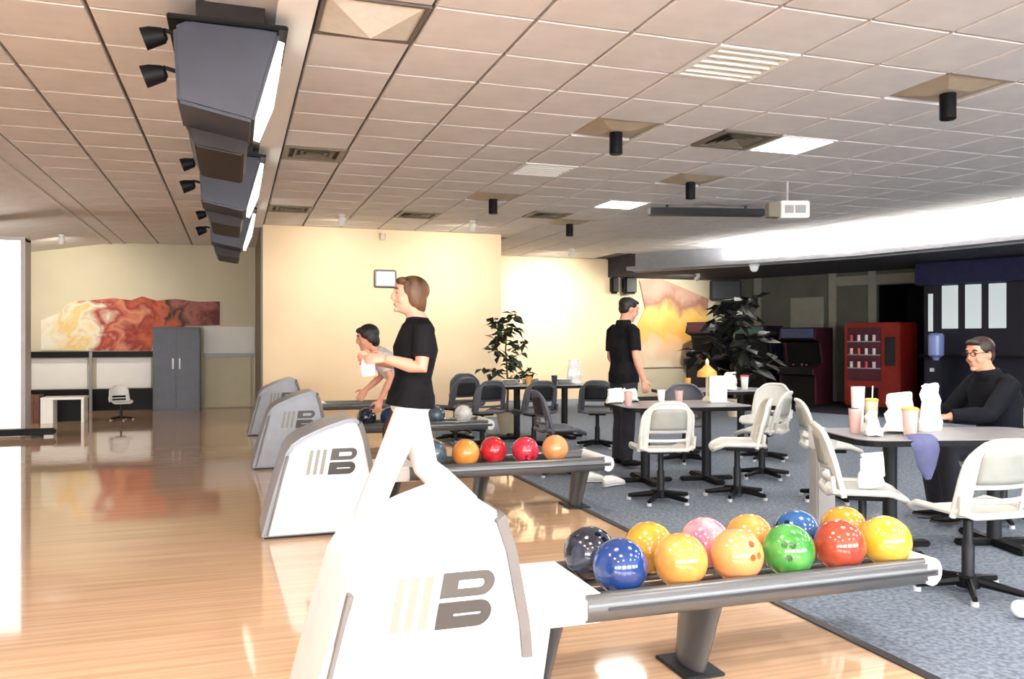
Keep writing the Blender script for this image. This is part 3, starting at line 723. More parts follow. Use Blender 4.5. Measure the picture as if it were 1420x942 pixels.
chair(3.55, 9.75, 5, 'grey rounded chair back behind the second ball rack', chair_g)
chair(2.95, 10.0, 15, 'dark grey chair left of the rounded grey chair', chair_g)
chair(2.82, 10.85, 25, 'dark grey chair nearest the peach wall corner', chair_g)
chair(4.35, 9.6, -25, 'dark grey chair right of the rounded grey chair', chair_g)
chair(3.2, 11.6, 175, 'grey chair under the potted tree', chair_g)
chair(4.75, 8.15, 150, 'dark grey chair to the right of the standing man', chair_g)
chair(3.1, 7.75, -95, 'dark grey chair at the left end of the middle table', chair_g)
chair(5.7, 8.0, 120, 'white chair in the dim seating farther back', chair_w)
lc = chair(-1.82, 15.4, 200, 'low white chair by the black ledge at the far left wall'); lc.scale = (0.7, 0.7, 0.68)
# fix: star chair near camera shows its white glide

def round_rect(hx, hy, r, n=6):
    P = []
    for cx, cy, a0 in ((hx-r, hy-r, 0), (-hx+r, hy-r, 90), (-hx+r, -hy+r, 180), (hx-r, -hy+r, 270)):
        for i in range(n+1):
            a = R(a0 + 90*i/n); P.append((cx + r*math.cos(a), cy + r*math.sin(a)))
    return P
def make_table(x, y, rz, lab, hx=0.7, hy=0.4):
    t = thing('dining_table', lab, 'table', (x, y, 0.004), R(rz), 'tables in the seating area')
    tp = obj('table_top', MB().prism(round_rect(hx, hy, 0.14), 0.715, 0.74, 'z'), 'table_top', t)
    obj('edge_band', MB().prism(round_rect(hx+0.006, hy+0.006, 0.146), 0.70, 0.735, 'z'), 'black', tp)
    for s in (-1, 1):
        p = obj('pedestal', MB().loft([(s*hx*0.5, 0, 0.03), (s*hx*0.5, 0, 0.70)], [(0.045, 0.045)]*2, (1, 0, 0), 14), 'darkgrey', t, smooth=True)
        obj('mount_plate', MB().box(s*hx*0.5-0.12, s*hx*0.5+0.12, -0.12, 0.12, 0.685, 0.70), 'black', p)
        f = obj('foot_bar', MB().box(s*hx*0.5-0.05, s*hx*0.5+0.05, -0.32, 0.32, 0.0, 0.045), 'black', t, bevel=0.012)
        obj('cross_bar', MB().box(s*hx*0.5-0.26, s*hx*0.5+0.26, -0.04, 0.04, 0.0, 0.04), 'black', f, bevel=0.01)
    return t
make_table(4.42, 4.28, -14, 'grey table nearest the camera, in front of the seated man', 0.72, 0.36)
make_table(4.02, 7.05, -8, 'long dark-edged table in the middle, in front of the standing man', 0.62, 0.42)
make_table(4.0, 10.7, 0, 'far table covered with white dishes near the potted tree', 0.7, 0.4)
make_table(5.6, 8.9, -10, 'dim table behind the standing man, before the arcade cabinets', 0.7, 0.4)
t = thing('low_table', 'low white table with open dark underside at far left', 'table', (-2.65, 15.3, 0))
obj('table_top', MB().box(-0.32, 0.32, -0.22, 0.22, 0.38, 0.42), 'white_wall', t, bevel=0.008)
obj('end_panel', MB().box(-0.32, -0.14, -0.2, 0.2, 0, 0.38), 'white_wall', t); obj('end_panel', MB().box(0.27, 0.31, -0.2, 0.2, 0, 0.38), 'white_wall', t)
obj('back_panel', MB().box(-0.14, 0.27, 0.15, 0.19, 0, 0.38), 'black', t)
t = thing('wooden_crate', 'reddish brown crate between the white pillar and low table', 'crate', (-3.16, 15.35, 0))
M['crate'] = mat('crate_brown', (0.16, 0.05, 0.025), 0.6, var=0.3, stretch=(6, 1, 1))
for k in range(4): obj('board', MB().box(-0.16 + k*0.08, -0.085 + k*0.08, -0.17, -0.15, 0.0, 0.46), 'crate', t, bevel=0.003)
obj('crate_body', MB().box(-0.155, 0.155, -0.15, 0.17, 0.0, 0.45), 'crate', t)

# console post beside the near table
t = thing('console_post', 'grey square console post with white top behind the nearest rack', 'post', (4.05, 5.0, 0.004), R(-15))
obj('post_body', MB().box(-0.07, 0.07, -0.07, 0.07, 0.02, 0.56), 'hood_rim', t, bevel=0.012)
obj('base_plate', MB().box(-0.12, 0.12, -0.12, 0.12, 0, 0.02), 'darkgrey', t, bevel=0.006)
obj('top_box', MB().prism([(-0.075, 0.56), (-0.075, 0.74), (0.08, 0.70), (0.08, 0.56)], -0.075, 0.075, 'y'), 'hood_white', t, bevel=0.012)
# foot tube of the near seating, ending in a white cap
t = thing('foot_rail', 'dark floor tube with a white end cap at lower right', 'rail', (3.6, 3.02, 0.004), R(-10))
obj('tube', MB().tube([(0.02, 0, 0.055), (0.75, 0.0, 0.055)], 0.035, 12), 'black', t, smooth=True)
obj('white_cap', MB().ell((0, 0, 0.055), (0.045, 0.042, 0.042), 14, 8), 'hood_white', t, smooth=True)
for x in (0.25, 0.6): obj('tube_foot', MB().box(x-0.03, x+0.03, -0.05, 0.05, 0.0, 0.03), 'black', t)

# ---- things on the tables
TZ = 0.745
def cup(x, y, z, lab, m='paper_white', h=0.12, r=0.042, straw=None, lid=None):
    t = thing('drink_cup', lab, 'cup', (x, y, z), 0, 'cups on the tables')
    obj('cup_body', MB().lathe([(r*0.72, 0.0), (r*0.76, 0.004), (r, h), (r*0.93, h), (r*0.7, 0.008), (0.0, 0.008)]), m, t, smooth=True)
    if lid: obj('lid', MB().lathe([(r*1.05, h-0.004), (r*1.05, h+0.008), (r*0.8, h+0.016), (0, h+0.016)]), lid, t, smooth=True)
    if straw: obj('straw', MB().tube([(0.0, 0, 0.02), (0.012, 0, h+0.1)], 0.005, 6), straw, t)
    return t
def bag(x, y, z, lab, sx=0.2, sy=0.12, h=0.26, m='paper_white', rz=0):
    t = thing('paper_bag', lab, 'bag', (x, y, z), R(rz), 'white bags and wrappings')
    vs = []; n = 7; rng = random.Random(int(x*1000))
    mb = MB(); pts = []; rad = []
    for k in range(n):
        f = k/(n-1)
        pts.append((rng.uniform(-.01, .01), rng.uniform(-.01, .01), h*f)); w = 1-0.25*f + rng.uniform(-.07, .07)
        rad.append((sx/2*w, sy/2*w*(1-0.35*f)))
    mb.loft(pts, rad, (1, 0, 0), 9)
    mb.v = [(v[0]+rng.uniform(-.008, .008), v[1]+rng.uniform(-.008, .008), v[2] + (rng.uniform(-.012, .012) if v[2] > 0.02 else 0)) for v in mb.v]
    mb.v = [(v[0], v[1], max(0.0, v[2])) for v in mb.v]
    obj('bag_body', mb, m, t, smooth=False)
    obj('folded_top', MB().loft([(-sx*0.34, 0, h), (sx*0.34, 0, h+0.01)], [(0.022, 0.012)]*2, (0, 1, 0), 8), m, t)
    return t
def bottle(x, y, z, lab, m, cap, h=0.24, r=0.035):
    t = thing('bottle', lab, 'bottle', (x, y, z), 0, 'bottles on the tables')
    obj('bottle_body', MB().lathe([(0.0, 0), (r, 0), (r, h*0.55), (r*0.45, h*0.78), (r*0.4, h*0.95), (0, h*0.95)]), m, t, smooth=True)
    obj('cap', MB().lathe([(r*0.48, h*0.93), (r*0.48, h*1.02), (0, h*1.02)]), cap, t, smooth=True)
    return t
def on_table(cx, cy, rz, u, v):
    c, s = math.cos(R(rz)), math.sin(R(rz)); return (cx + u*c - v*s, cy + u*s + v*c)
A = lambda u, v: on_table(4.42, 4.28, -14, u, v)
bag(*A(-0.28, 0.02), TZ, 'big crumpled white bag in the middle of the near table', 0.24, 0.16, 0.25)
bag(*A(0.0, 0.14), TZ, 'white bag with a twisted top beside the seated man\'s hand', 0.24, 0.14, 0.30, rz=20)
bag(*A(-0.53, -0.10), TZ, 'low white wrapper at the left end of the near table', 0.20, 0.14, 0.13, rz=40)
cup(*A(-0.50, 0.15), TZ, 'tall white cup at the left end of the near table', h=0.30, r=0.045)
cup(*A(-0.57, 0.05), TZ, 'small pink cup beside the tall white cup', 'pink', 0.16, 0.042)
cup(*A(-0.32, -0.17), TZ, 'pinkish cup with orange lid and straw on the near table', 'pink', 0.17, 0.05, 'pot', 'orange_plastic')
cup(*A(-0.38, 0.20), TZ, 'clear pale cup with orange rim behind the big white bag', 'pot', 0.20, 0.045, 'pot', 'orange_plastic')
o = obj('hanging_cloth', MB().loft([(0, 0, 0.02), (0.0, -0.05, 0.0), (0.0, -0.085, -0.06), (0.0, -0.09, -0.16), (0.01, -0.085, -0.24)], [(0.09, 0.01), (0.095, 0.012), (0.085, 0.018), (0.06, 0.02), (0.02, 0.012)], (1, 0, 0), 12), 'lilac', None, smooth=True)
o.location = (*A(-0.34, -0.30), TZ + 0.004); o.rotation_euler = (0, 0, R(-14)); tag(o, 'lilac blue cloth hanging over the near table edge', 'cloth')
bag(3.62, 4.03, 0.475, 'white paper bag standing on the sideways chair', 0.17, 0.12, 0.19, rz=-20)
B = lambda u, v: on_table(4.02, 7.05, -8, u*0.88, v)
bag(*B(-0.66, 0.10), TZ, 'white food wrapper at left end of the middle table', 0.20, 0.14, 0.13)
bag(*B(-0.44, 0.26), TZ, 'pale crumpled napkin heap below the standing man', 0.26, 0.16, 0.11, rz=25)
cup(*B(-0.60, -0.15), TZ, 'pink cup on the left end of the middle table', 'pink', 0.13)
cup(*B(-0.05, 0.28), TZ, 'small white cup near the back of the middle table', 'paper_white', 0.12)
cup(*B(0.08, 0.10), TZ, 'pale pink cup near the middle of the middle table', 'pink', 0.12)
t = thing('menu_stand', 'white menu stand at the right end of the middle table', 'menu stand', (*B(0.52, 0.06), TZ), R(-8))
obj('card', MB().prism([(-0.05, 0.0), (0.05, 0.0), (0.012, 0.25), (-0.012, 0.25)], -0.085, 0.085, 'x'), 'paper_white', t) if False else obj('card', MB().box(-0.09, 0.09, -0.012, 0.012, 0.012, 0.26), 'paper_white', t, bevel=0.003)
obj('stand_foot', MB().box(-0.095, 0.095, -0.05, 0.05, 0.0, 0.014), 'lightgrey', t)
t = thing('orange_lamp', 'small amber table lamp behind the white menu stand', 'lamp', (*B(0.50, 0.28), TZ))
obj('lamp_base', MB().lathe([(0.0, 0), (0.05, 0), (0.045, 0.02), (0.015, 0.05), (0.015, 0.24), (0, 0.24)]), 'pot', t, smooth=True)
obj('lamp_shade', MB().lathe([(0.10, 0.24), (0.095, 0.29), (0.05, 0.33), (0.02, 0.36), (0.0, 0.36)]), 'orange_plastic', t, smooth=True)
obj('finial', MB().lathe([(0.016, 0.355), (0.02, 0.40), (0.0, 0.43)]), 'pot', t, smooth=True)
D = lambda u, v: on_table(4.0, 10.7, 0, u, v)
for u, v, lab in ((-0.45, 0.0, 'white dish pile at left of the far table'), (-0.1, 0.15, 'white dish pile in the middle of the far table'), (0.3, -0.1, 'white dish pile at right of the far table')):
    t = thing('dish_pile', lab, 'dishes', (*D(u, v), TZ), 0, 'white dishes on the far table')
    for k in range(4): obj('plate', MB().lathe([(0.0, k*0.018), (0.07, k*0.018), (0.12, k*0.018+0.014), (0.118, k*0.018+0.018), (0.07, k*0.018+0.006), (0.0, k*0.018+0.006)]), 'paper_white', t, smooth=True)
cup(*D(-0.25, -0.2), TZ, 'orange-brown cup on the far table', 'orange_plastic', 0.12)
cup(*D(0.1, -0.25), TZ, 'dark cup on the far table', 'slate', 0.13)
bag(*D(0.52, 0.05), TZ, 'tall white lilac bag at the right end of far table', 0.22, 0.16, 0.32)
E2 = lambda u, v: on_table(5.6, 8.9, -10, u, v)
cup(*E2(0.4, 0.0), TZ, 'white cup with red lid on the dim table', 'paper_white', 0.16, 0.05, None, 'red')
bag(*E2(0.15, -0.15), TZ, 'white bag on the dim table', 0.2, 0.14, 0.2)
cup(*E2(-0.3, 0.1), TZ, 'amber cup on the dim table', 'orange_plastic', 0.14)
bag(-2.82, 16.62, TZ, 'pale box of papers on the small far table', 0.3, 0.18, 0.05) if False else None

# ---- potted trees
def leaf_me(l, w):
    m = MB().add([(0, 0, 0), (w, l*0.45, 0.012), (0, l, -0.02), (-w, l*0.45, 0.012), (0, l*0.45, -0.004)], [(0, 1, 4), (1, 2, 4), (2, 3, 4), (3, 0, 4)]).mesh('leaf')
    return m
def make_tree(lab, x, y, h, spread, nleaf, m, leaf_l, seed, z=0.004, potm='pot', lo=0.45):
    t = thing('potted_tree', lab, 'plant', (x, y, z))
    rng = random.Random(seed)
    pt = obj('pot', MB().lathe([(0.0, 0), (0.11, 0), (0.15, 0.28), (0.165, 0.28), (0.165, 0.32), (0.14, 0.32), (0.13, 0.27), (0.0, 0.27)]), potm, t, smooth=True)
    obj('soil', MB().lathe([(0.0, 0.272), (0.128, 0.272), (0.128, 0.285), (0.0, 0.285)]), 'bark', pt)
    obj('trunk', MB().tube([(0, 0, 0.25), (0.02, 0.01, h*0.4), (-0.02, 0.0, h*0.7), (0.01, 0, h*0.92)], [0.02, 0.017, 0.012, 0.006], 8), 'bark', t, smooth=True)
    br = []
    for k in range(11):
        a = k*2.4 + rng.uniform(-.3, .3); f = lo + (0.95-lo)*k/10; z0 = h*f; L = spread*(1.12-0.75*(f-lo)/(1-lo))*rng.uniform(0.75, 1.1)
        tip = (L*math.cos(a), L*math.sin(a), z0 + L*rng.uniform(0.15, 0.5))
        obj('branch', MB().tube([(0, 0, z0), (tip[0]*0.5, tip[1]*0.5, z0 + 0.35*(tip[2]-z0)), tip], [0.008, 0.006, 0.003], 6), 'bark', t)
        br.append(((0, 0, z0), tip))
    lm = leaf_me(leaf_l, leaf_l*0.3); lm.materials.append(M[m])
    for k in range(nleaf):
        a, b = br[k % len(br)]; f = rng.uniform(0.35, 1.08)
        p = Vector(a).lerp(Vector(b), f) + Vector((rng.uniform(-.05, .05), rng.uniform(-.05, .05), rng.uniform(-.05, .05)))
        o = bpy.data.objects.new('leaf', lm); COL.objects.link(o); o.parent = t; o.location = p
        o.rotation_euler = (rng.uniform(-0.9, 0.5), rng.uniform(-0.6, 0.6), rng.uniform(0, 6.28))
        s = rng.uniform(0.7, 1.25); o.scale = (s, s, s)
    return t
make_tree('leafy potted tree against the bright wall left of the standing man', 3.72, 11.35, 1.72, 0.34, 170, 'leaf', 0.17, 3)
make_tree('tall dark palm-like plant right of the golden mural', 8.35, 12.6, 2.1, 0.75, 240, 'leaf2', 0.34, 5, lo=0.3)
# ================================================================== GAMES ROOM
def wp(s, off): p = wallpt(s, off); return (p.x, p.y)
wang = math.degrees(math.atan2(wd.y, wd.x))
def arcade(s, off, lab, w=0.75, h=1.75, body='navy', side='magenta', scr='teal', rz=None):
    x, y = wp(s, off)
    t = thing('arcade_cabinet', lab, 'arcade cabinet', (x, y, 0.01), R(wang if rz is None else rz), 'arcade cabinets')
    # local -y looks into the room
    prof = [(0.40, 0), (0.40, h), (-0.25, h), (-0.32, h-0.25), (-0.10, h-0.32), (0.0, h-0.75), (-0.38, h-0.85), (-0.38, h-0.98), (-0.28, h-1.02), (-0.28, 0)]
    obj('cabinet_body', MB().prism(prof, -w/2+0.02, w/2-0.02, 'x'), body, t)
    for sx in (-1, 1): obj('side_panel', MB().prism(prof, sx*w/2-0.02, sx*w/2+0.02, 'x'), side, t)
    obj('marquee', MB().box(-w/2+0.03, w/2-0.03, -0.31, -0.27, h-0.23, h-0.02), scr, t)
    obj('screen', MB().prism([(-0.075, h-0.36), (-0.115, h-0.36), (-0.02, h-0.72), (0.02, h-0.72)], -w/2+0.06, w/2-0.06, 'x'), 'black', t)
    jp = obj('control_panel', MB().prism([(-0.37, h-0.855), (-0.02, h-0.76), (-0.02, h-0.74), (-0.37, h-0.835)], -w/2+0.03, w/2-0.03, 'x'), 'darkgrey', t)
    for bx in (-0.15, 0.05, 0.15): obj('button', MB().lathe([(0.02, 0), (0.02, 0.03), (0, 0.035)], (bx, -0.2, h-0.80)), 'red', jp)
    return t
arcade(0.05, 1.2, 'dark arcade cabinet next to the palm-like plant', 0.8, 1.75, 'navy', 'black', 'magenta')
arcade(0.17, 1.0, 'arcade cabinet with teal marquee in the dim games area', 0.8, 1.65, 'black', 'navy', 'teal')
arcade(0.29, 0.9, 'arcade cabinet with blue marquee left of the red machine', 0.8, 1.6, 'black', 'magenta', 'blue_panel')
# red vending machine
x, y = wp(0.47, 1.0)
t = thing('vending_machine', 'big red vending machine in front of the dark doorway', 'vending machine', (x, y, 0.01), R(wang))
obj('machine_body', MB().box(-0.55, 0.55, -0.40, 0.40, 0.05, 1.68), 'red_machine', t, bevel=0.03)
obj('plinth', MB().box(-0.5, 0.5, -0.36, 0.36, 0, 0.05), 'black', t)
obj('display_window', MB().box(-0.47, 0.20, -0.412, -0.40, 0.55, 1.58), 'magenta', t, bevel=0.01)
for k in range(3):
    s = obj('shelf', MB().box(-0.46, 0.19, -0.425, -0.412, 0.78+0.26*k, 0.80+0.26*k), 'grey', t)
    for q in range(4): obj('can', MB().lathe([(0, 0), (0.03, 0), (0.03, 0.12), (0, 0.12)], (-0.37+0.15*q, -0.445, 0.80+0.26*k), 10), ('lightgrey', 'pink', 'red', 'lightgrey')[(k+q) % 4], s)
obj('coin_panel', MB().box(0.27, 0.47, -0.415, -0.40, 0.85, 1.4), 'darkgrey', t, bevel=0.006)
obj('delivery_flap', MB().box(-0.4, 0.15, -0.415, -0.40, 0.2, 0.42), 'black', t, bevel=0.006)
# blue kiosk with lit panels
x, y = wp(0.67, 0.75)
t = thing('photo_kiosk', 'dark blue kiosk with pale lit panels at the right edge', 'kiosk', (x, y, 0.01), R(wang))
obj('kiosk_body', MB().box(-0.95, 0.95, -0.45, 0.55, 0, 2.45), 'navy', t, bevel=0.02)
obj('fascia', MB().box(-1.05, 1.05, -0.62, -0.40, 2.36, 2.77), 'fascia_blue', t, bevel=0.02) if 'fascia_blue' in M else None
M['fascia_blue'] = mat('fascia_blue', (0.006, 0.008, 0.05), 0.4, var=0.2)
obj('fascia', MB().box(-1.05, 1.05, -0.62, -0.40, 2.36, 2.77), 'fascia_blue', t, bevel=0.02)
for a, b in ((-0.62, -0.34), (-0.22, 0.05), (0.17, 0.45)): obj('lit_panel', MB().box(a, b, -0.47, -0.45, 1.55, 2.34), 'lit_grey', t, bevel=0.006)
obj('light_strip', MB().box(-0.86, -0.78, -0.47, -0.45, 1.5, 2.2), 'lit_grey', t)
obj('light_strip', MB().box(0.80, 0.88, -0.47, -0.45, 1.5, 2.36), 'lit_white', t)
obj('counter', MB().box(-0.95, 0.95, -0.72, -0.45, 1.02, 1.08), 'black', t, bevel=0.01)
bt = wp(0.615, 1.75)
t = thing('water_cooler', 'pale blue water cooler bottle standing before the kiosk', 'water cooler', (bt[0], bt[1], 0.01), R(wang))
obj('cooler_body', MB().box(-0.15, 0.15, -0.15, 0.15, 0, 0.98), 'navy', t, bevel=0.02)
obj('cooler_bottle', MB().lathe([(0.05, 0.98), (0.06, 1.02), (0.13, 1.07), (0.135, 1.42), (0.10, 1.46), (0, 1.46)]), 'cooler_blue', t, smooth=True) if 'cooler_blue' in M else None
M['cooler_blue'] = mat('cooler_blue', (0.22, 0.30, 0.62), 0.2)
obj('cooler_bottle', MB().lathe([(0.05, 0.98), (0.06, 1.02), (0.13, 1.07), (0.135, 1.42), (0.10, 1.46), (0, 1.46)]), 'cooler_blue', t, smooth=True)
obj('tap', MB().box(-0.03, 0.03, -0.19, -0.15, 0.78, 0.84), 'lightgrey', t)
# wall television
x, y = wp(0.012, 0.25)
t = thing('wall_television', 'black wall television on a pale bracket above the palm', 'television', (10.95, 16.9, 2.52), R(-25))
obj('television_body', MB().box(-0.36, 0.36, -0.08, 0.12, -0.25, 0.25), 'black', t, bevel=0.03)
obj('screen', MB().box(-0.31, 0.31, -0.086, -0.078, -0.2, 0.2), 'darkgrey', t)
obj('bracket_arm', MB().tube([(0, 0.12, 0), (0.05, 0.35, 0.15), (0.08, 0.5, 0.40)], 0.03), 'lightgrey', t)

# ================================================================== PEOPLE
def lerp(a, b, f): return tuple(a[i] + (b[i]-a[i])*f for i in range(3))
def add_hand(mb, w, d, nrm, thumb, curl=0.5, s=1.0):
    """w wrist, d along the fingers, nrm = palm side, thumb = direction to thumb side"""
    w = Vector(w); d = Vector(d).normalized(); nrm = Vector(nrm); nrm = (nrm - d*nrm.dot(d)).normalized()
    th = Vector(thumb); th = (th - d*th.dot(d) - nrm*th.dot(nrm)).normalized()
    P = lambda a, b, c: tuple(w + d*a*s + th*b*s + nrm*c*s)
    mb.loft([P(-0.03, 0, 0), P(0.0, 0, 0), P(0.035, 0.002, 0), P(0.075, 0.0, 0), P(0.092, -0.002, 0.002)], [(0.026*s, 0.022*s), (0.028*s, 0.02*s), (0.039*s, 0.017*s), (0.041*s, 0.015*s), (0.036*s, 0.012*s)], th, 14)
    for k, (off, L) in enumerate(((0.031, 0.068), (0.0105, 0.078), (-0.0105, 0.072), (-0.031, 0.056))):
        base = w + d*0.082*s + th*off*s
        pts = [base - d*0.02*s, base]; ang = 0.0; cur = base
        for q, f in enumerate((0.45, 0.32, 0.23)):
            ang += curl*(0.55, 0.75, 0.5)[q]
            spread = th*(off*1.1)
            cur = cur + (d*math.cos(ang) + nrm*math.sin(ang) + spread).normalized()*L*f*s*1.08; pts.append(cur)
        mb.loft(pts, [0.0095*s, 0.0095*s, 0.009*s, 0.008*s, 0.0062*s], None, 10)
    tb = w + d*0.025*s + th*0.03*s
    mb.loft([tuple(tb - th*0.015*s), tuple(tb + (d*0.5 + th*0.7 + nrm*0.3)*0.03*s), tuple(tb + (d*0.8 + th*0.7 + nrm*0.45)*0.055*s), tuple(tb + (d*1.0 + th*0.55 + nrm*0.6)*0.072*s)], [0.014*s, 0.0125*s, 0.0105*s, 0.0075*s], None, 10)

HEAD = [(-0.118, .052, .018, .018), (-0.112, .050, .034, .030), (-0.095, .040, .054, .045), (-0.065, .022, .077, .057), (-0.03, .008, .092, .066), (0.0, .002, .098, .071), (.03, -.002, .100, .075), (.06, -.006, .098, .075), (.085, -.009, .086, .067), (.105, -.01, .064, .05), (.117, -.01, .035, .028), (.12, -.01, .01, .01)]
def person(name, label, loc, rz, J, st, voxel=0.007):
    """local frame: faces +X, left is +Y. J = joints, st = style"""
    root = thing(name, label, 'person', loc, R(rz))
    V = {k: Vector(v) for k, v in J.items() if k not in ('head_rot', 'handL', 'handR')}
    side = (V['sL'] - V['sR']).normalized(); hside = (V['hL'] - V['hR']).normalized()
    k = st.get('build', 1.0)
    pel, che, nek, hed = V['pel'], V['che'], V['nek'], V['hed']
    up = (che - pel).normalized()
    waist = pel.lerp(che, 0.42)
    tor = [pel - up*0.10, pel - up*0.04, pel + up*0.02, waist, che, che.lerp(nek, 0.45), che.lerp(nek, 0.8), nek]
    wid = [0.10, 0.165, 0.168, 0.140, 0.165, 0.172, 0.12, 0.058]; dep = [0.07, 0.115, 0.115, 0.095, 0.118, 0.10, 0.075, 0.058]
    fem = st.get('female', False)
    if fem: wid = [0.11, 0.172, 0.165, 0.122, 0.145, 0.150, 0.105, 0.05]; dep = [0.08, 0.118, 0.112, 0.088, 0.112, 0.088, 0.066, 0.05]
    wid = [w*k for w in wid]; dep = [w*k for w in dep]
    def torso(mb, e, i0=0, i1=8): mb.loft(tor[i0:i1], [(wid[i]+e, dep[i]+e) for i in range(i0, min(i1, 8))], side, 22)
    ar = (0.048*k, 0.042*k, 0.039*k, 0.040*k, 0.027*k)
    def arm(mb, s, e, f0=0.0, f1=1.0):
        a, b, c = V['s'+s], V['e'+s], V['w'+s]
        P = [a + (nek-a)*0.30, a + (b-a)*0.03, a.lerp(b, 0.5), b, b.lerp(c, 0.3), c]; rr = [0.044*k, 0.051*k, 0.046*k, 0.038*k, 0.040*k, 0.026*k]
        if f1 < 1.0:       # stop part-way: f1<0.5 on the upper arm
            if f1 <= 0.5: q = f1*2; P = P[:2] + [a.lerp(b, q*0.5), a.lerp(b, q)]; rr = rr[:2] + [0.050*k, 0.046*k]
            else: q = (f1-0.5)*2; P = P[:5] + [b.lerp(c, max(q, 0.35))]; rr = rr[:5] + [0.034*k]
        mb.loft(P, [r+e for r in rr], None, 14)
    def leg(mb, s, e, cuff=None):
        h, kn, an = V['h'+s], V['k'+s], V['a'+s]
        P = [h + Vector((0, 0, 0.06)), h, h.lerp(kn, 0.45), kn, kn.lerp(an, 0.3), kn.lerp(an, 0.7), an]; rr = [0.07*k, 0.088*k, 0.074*k, 0.054*k, 0.056*k, 0.042*k, 0.036*k]
        if cuff: rr = [rr[0], rr[1], rr[2]+0.004, rr[3]+cuff*0.4, rr[4]+cuff*0.45, rr[5]+cuff*0.9, rr[6]+cuff]
        mb.loft(P, [r+e for r in rr], None, 16)
    # head frame
    HR = Euler([R(a) for a in J.get('head_rot', (0, 0, 0))]).to_matrix()
    hs = st.get('head', 1.0)
    def H(p): return hed + HR @ (Vector(p)*hs)
    body = MB()
    torso(body, 0.0)
    hm = MB()
    hm.loft([(cx, 0, z) for z, cx, a, b in HEAD], [(b, a) for z, cx, a, b in HEAD], (0, 1, 0), 24)
    hm.loft([(.086, 0, .045), (.096, 0, .022), (.105, 0, .0), (.113, 0, -.02), (.104, 0, -.034), (.085, 0, -.038)], [(.012, .012), (.012, .013), (.014, .014), (.018, .013), (.018, .010), (.014, .007)], (0, 1, 0), 10)
    hm.ell((.079, 0, -.064), (.019, .030, .020)); hm.ell((.078, 0, -.102), (.02, .022, .016)); hm.ell((.078, 0, .042), (.022, .055, .013))
    for sy in (-1, 1):
        hm.ell((-.008, sy*.076, -.005), (.02, .009, .033)); hm.ell((.055, sy*.042, -.035), (.03, .02, .025))
    hm.v = [tuple(H(v)) for v in hm.v]; body.add(hm.v, hm.f)
    body.loft([nek - up*0.05, nek, nek.lerp(H((-.012, 0, -.07)), 0.6), H((-.012, 0, -.04))], [0.075*k, 0.058*k, 0.052*k, 0.055*k], side, 16)
    for s in 'LR':
        arm(body, s, 0.0); leg(body, s, 0.0)
        d, n, t_, c = J['hand'+s]
        add_hand(body, V['w'+s], d, n, t_, c, st.get('hand', 1.0))
        an, to = V['a'+s], V['t'+s]
        body.loft([an + (an-to)*0.2 - Vector((0, 0, 0.02)), an.lerp(to, 0.4) - Vector((0, 0, .02)), to - (to-an)*0.12], [(0.032, 0.032), (0.036, 0.028), (0.03, 0.016)], None, 12)
    bo_ = organic('body', body, st['skin'], root, voxel, 2)
    # eyes, brows, mouth
    for sy in (-1, 1):
        e = MB().ell((.083, sy*.033, .014), (.011, .014, .0075), 10, 6); e.v = [tuple(H(v)) for v in e.v]
        eo = obj('eye', e, 'eye_white', root, smooth=True)
        e = MB().ell((.0915, sy*.034, .014), (.0042, .0075, .0066), 8, 6); e.v = [tuple(H(v)) for v in e.v]
        obj('iris', e, 'iris', eo, smooth=True)
        e = MB().loft([(.096, sy*.018, .038), (.097, sy*.034, .043), (.086, sy*.052, .038)], [(.005, .004), (.006, .005), (.003, .003)], (0, 0, 1), 8); e.v = [tuple(H(v)) for v in e.v]
        obj('eyebrow', e, st['hair'], root, smooth=True)
    e = MB().ell((.0945, 0, -.0605), (.0055, .019, .0038), 12, 6).ell((.093, 0, -.069), (.006, .017, .0045), 12, 6); e.v = [tuple(H(v)) for v in e.v]
    obj('mouth', e, 'lip', root, smooth=True)
    hb = MB()
    for c, r in st['hair_blobs']: hb.ell(c, r, 20, 12)
    hb.v = [tuple(H(v)) for v in hb.v]
    ho = organic('hair', hb, st['hair'], root, 0.007, 4)
    if st.get('glasses'):
        g = MB()
        for sy in (-1, 1):
            ring = [(.112, sy*(.034 + .022*math.cos(a)), .014 + .016*math.sin(a)) for a in [2*PI*i/14 for i in range(15)]]
            g.tube(ring, 0.0028, 6); g.tube([(.110, sy*.056, .018), (.06, sy*.08, .02), (-.01, sy*.083, .012)], 0.0028, 6)
        g.tube([(.113, -.012, .018), (.116, 0, .020), (.113, .012, .018)], 0.0028, 6); g.v = [tuple(H(v)) for v in g.v]
        obj('glasses', g, 'brown_dark', root, smooth=True)
    # clothing
    cl = MB(); torso(cl, 0.021, 1, 7)
    hem = st.get('hem', 0.0)
    if hem: cl.loft([pel - up*hem, pel + up*0.03], [(wid[1]+0.03, dep[1]+0.03), (wid[2]+0.024, dep[2]+0.024)], side, 22)
    for s in 'LR': arm(cl, s, 0.014, 0, st['sleeve'])
    cl.loft([che.lerp(nek, 0.75), nek + up*0.012], [(wid[6]+0.012, dep[6]+0.012), (wid[7]+0.016, dep[7]+0.016)], side, 18)
    sh = organic('shirt', cl, st['shirt'], root, 0.009, 3)
    if st.get('collar'):
        obj('collar', MB().loft([nek - up*0.02, nek + up*0.02, nek + up*0.035], [(wid[7]+0.026, dep[7]+0.026), (wid[7]+0.02, dep[7]+0.02), (wid[7]+0.010, dep[7]+0.010)], side, 20), st['shirt'], sh, smooth=True)
    tr = MB()
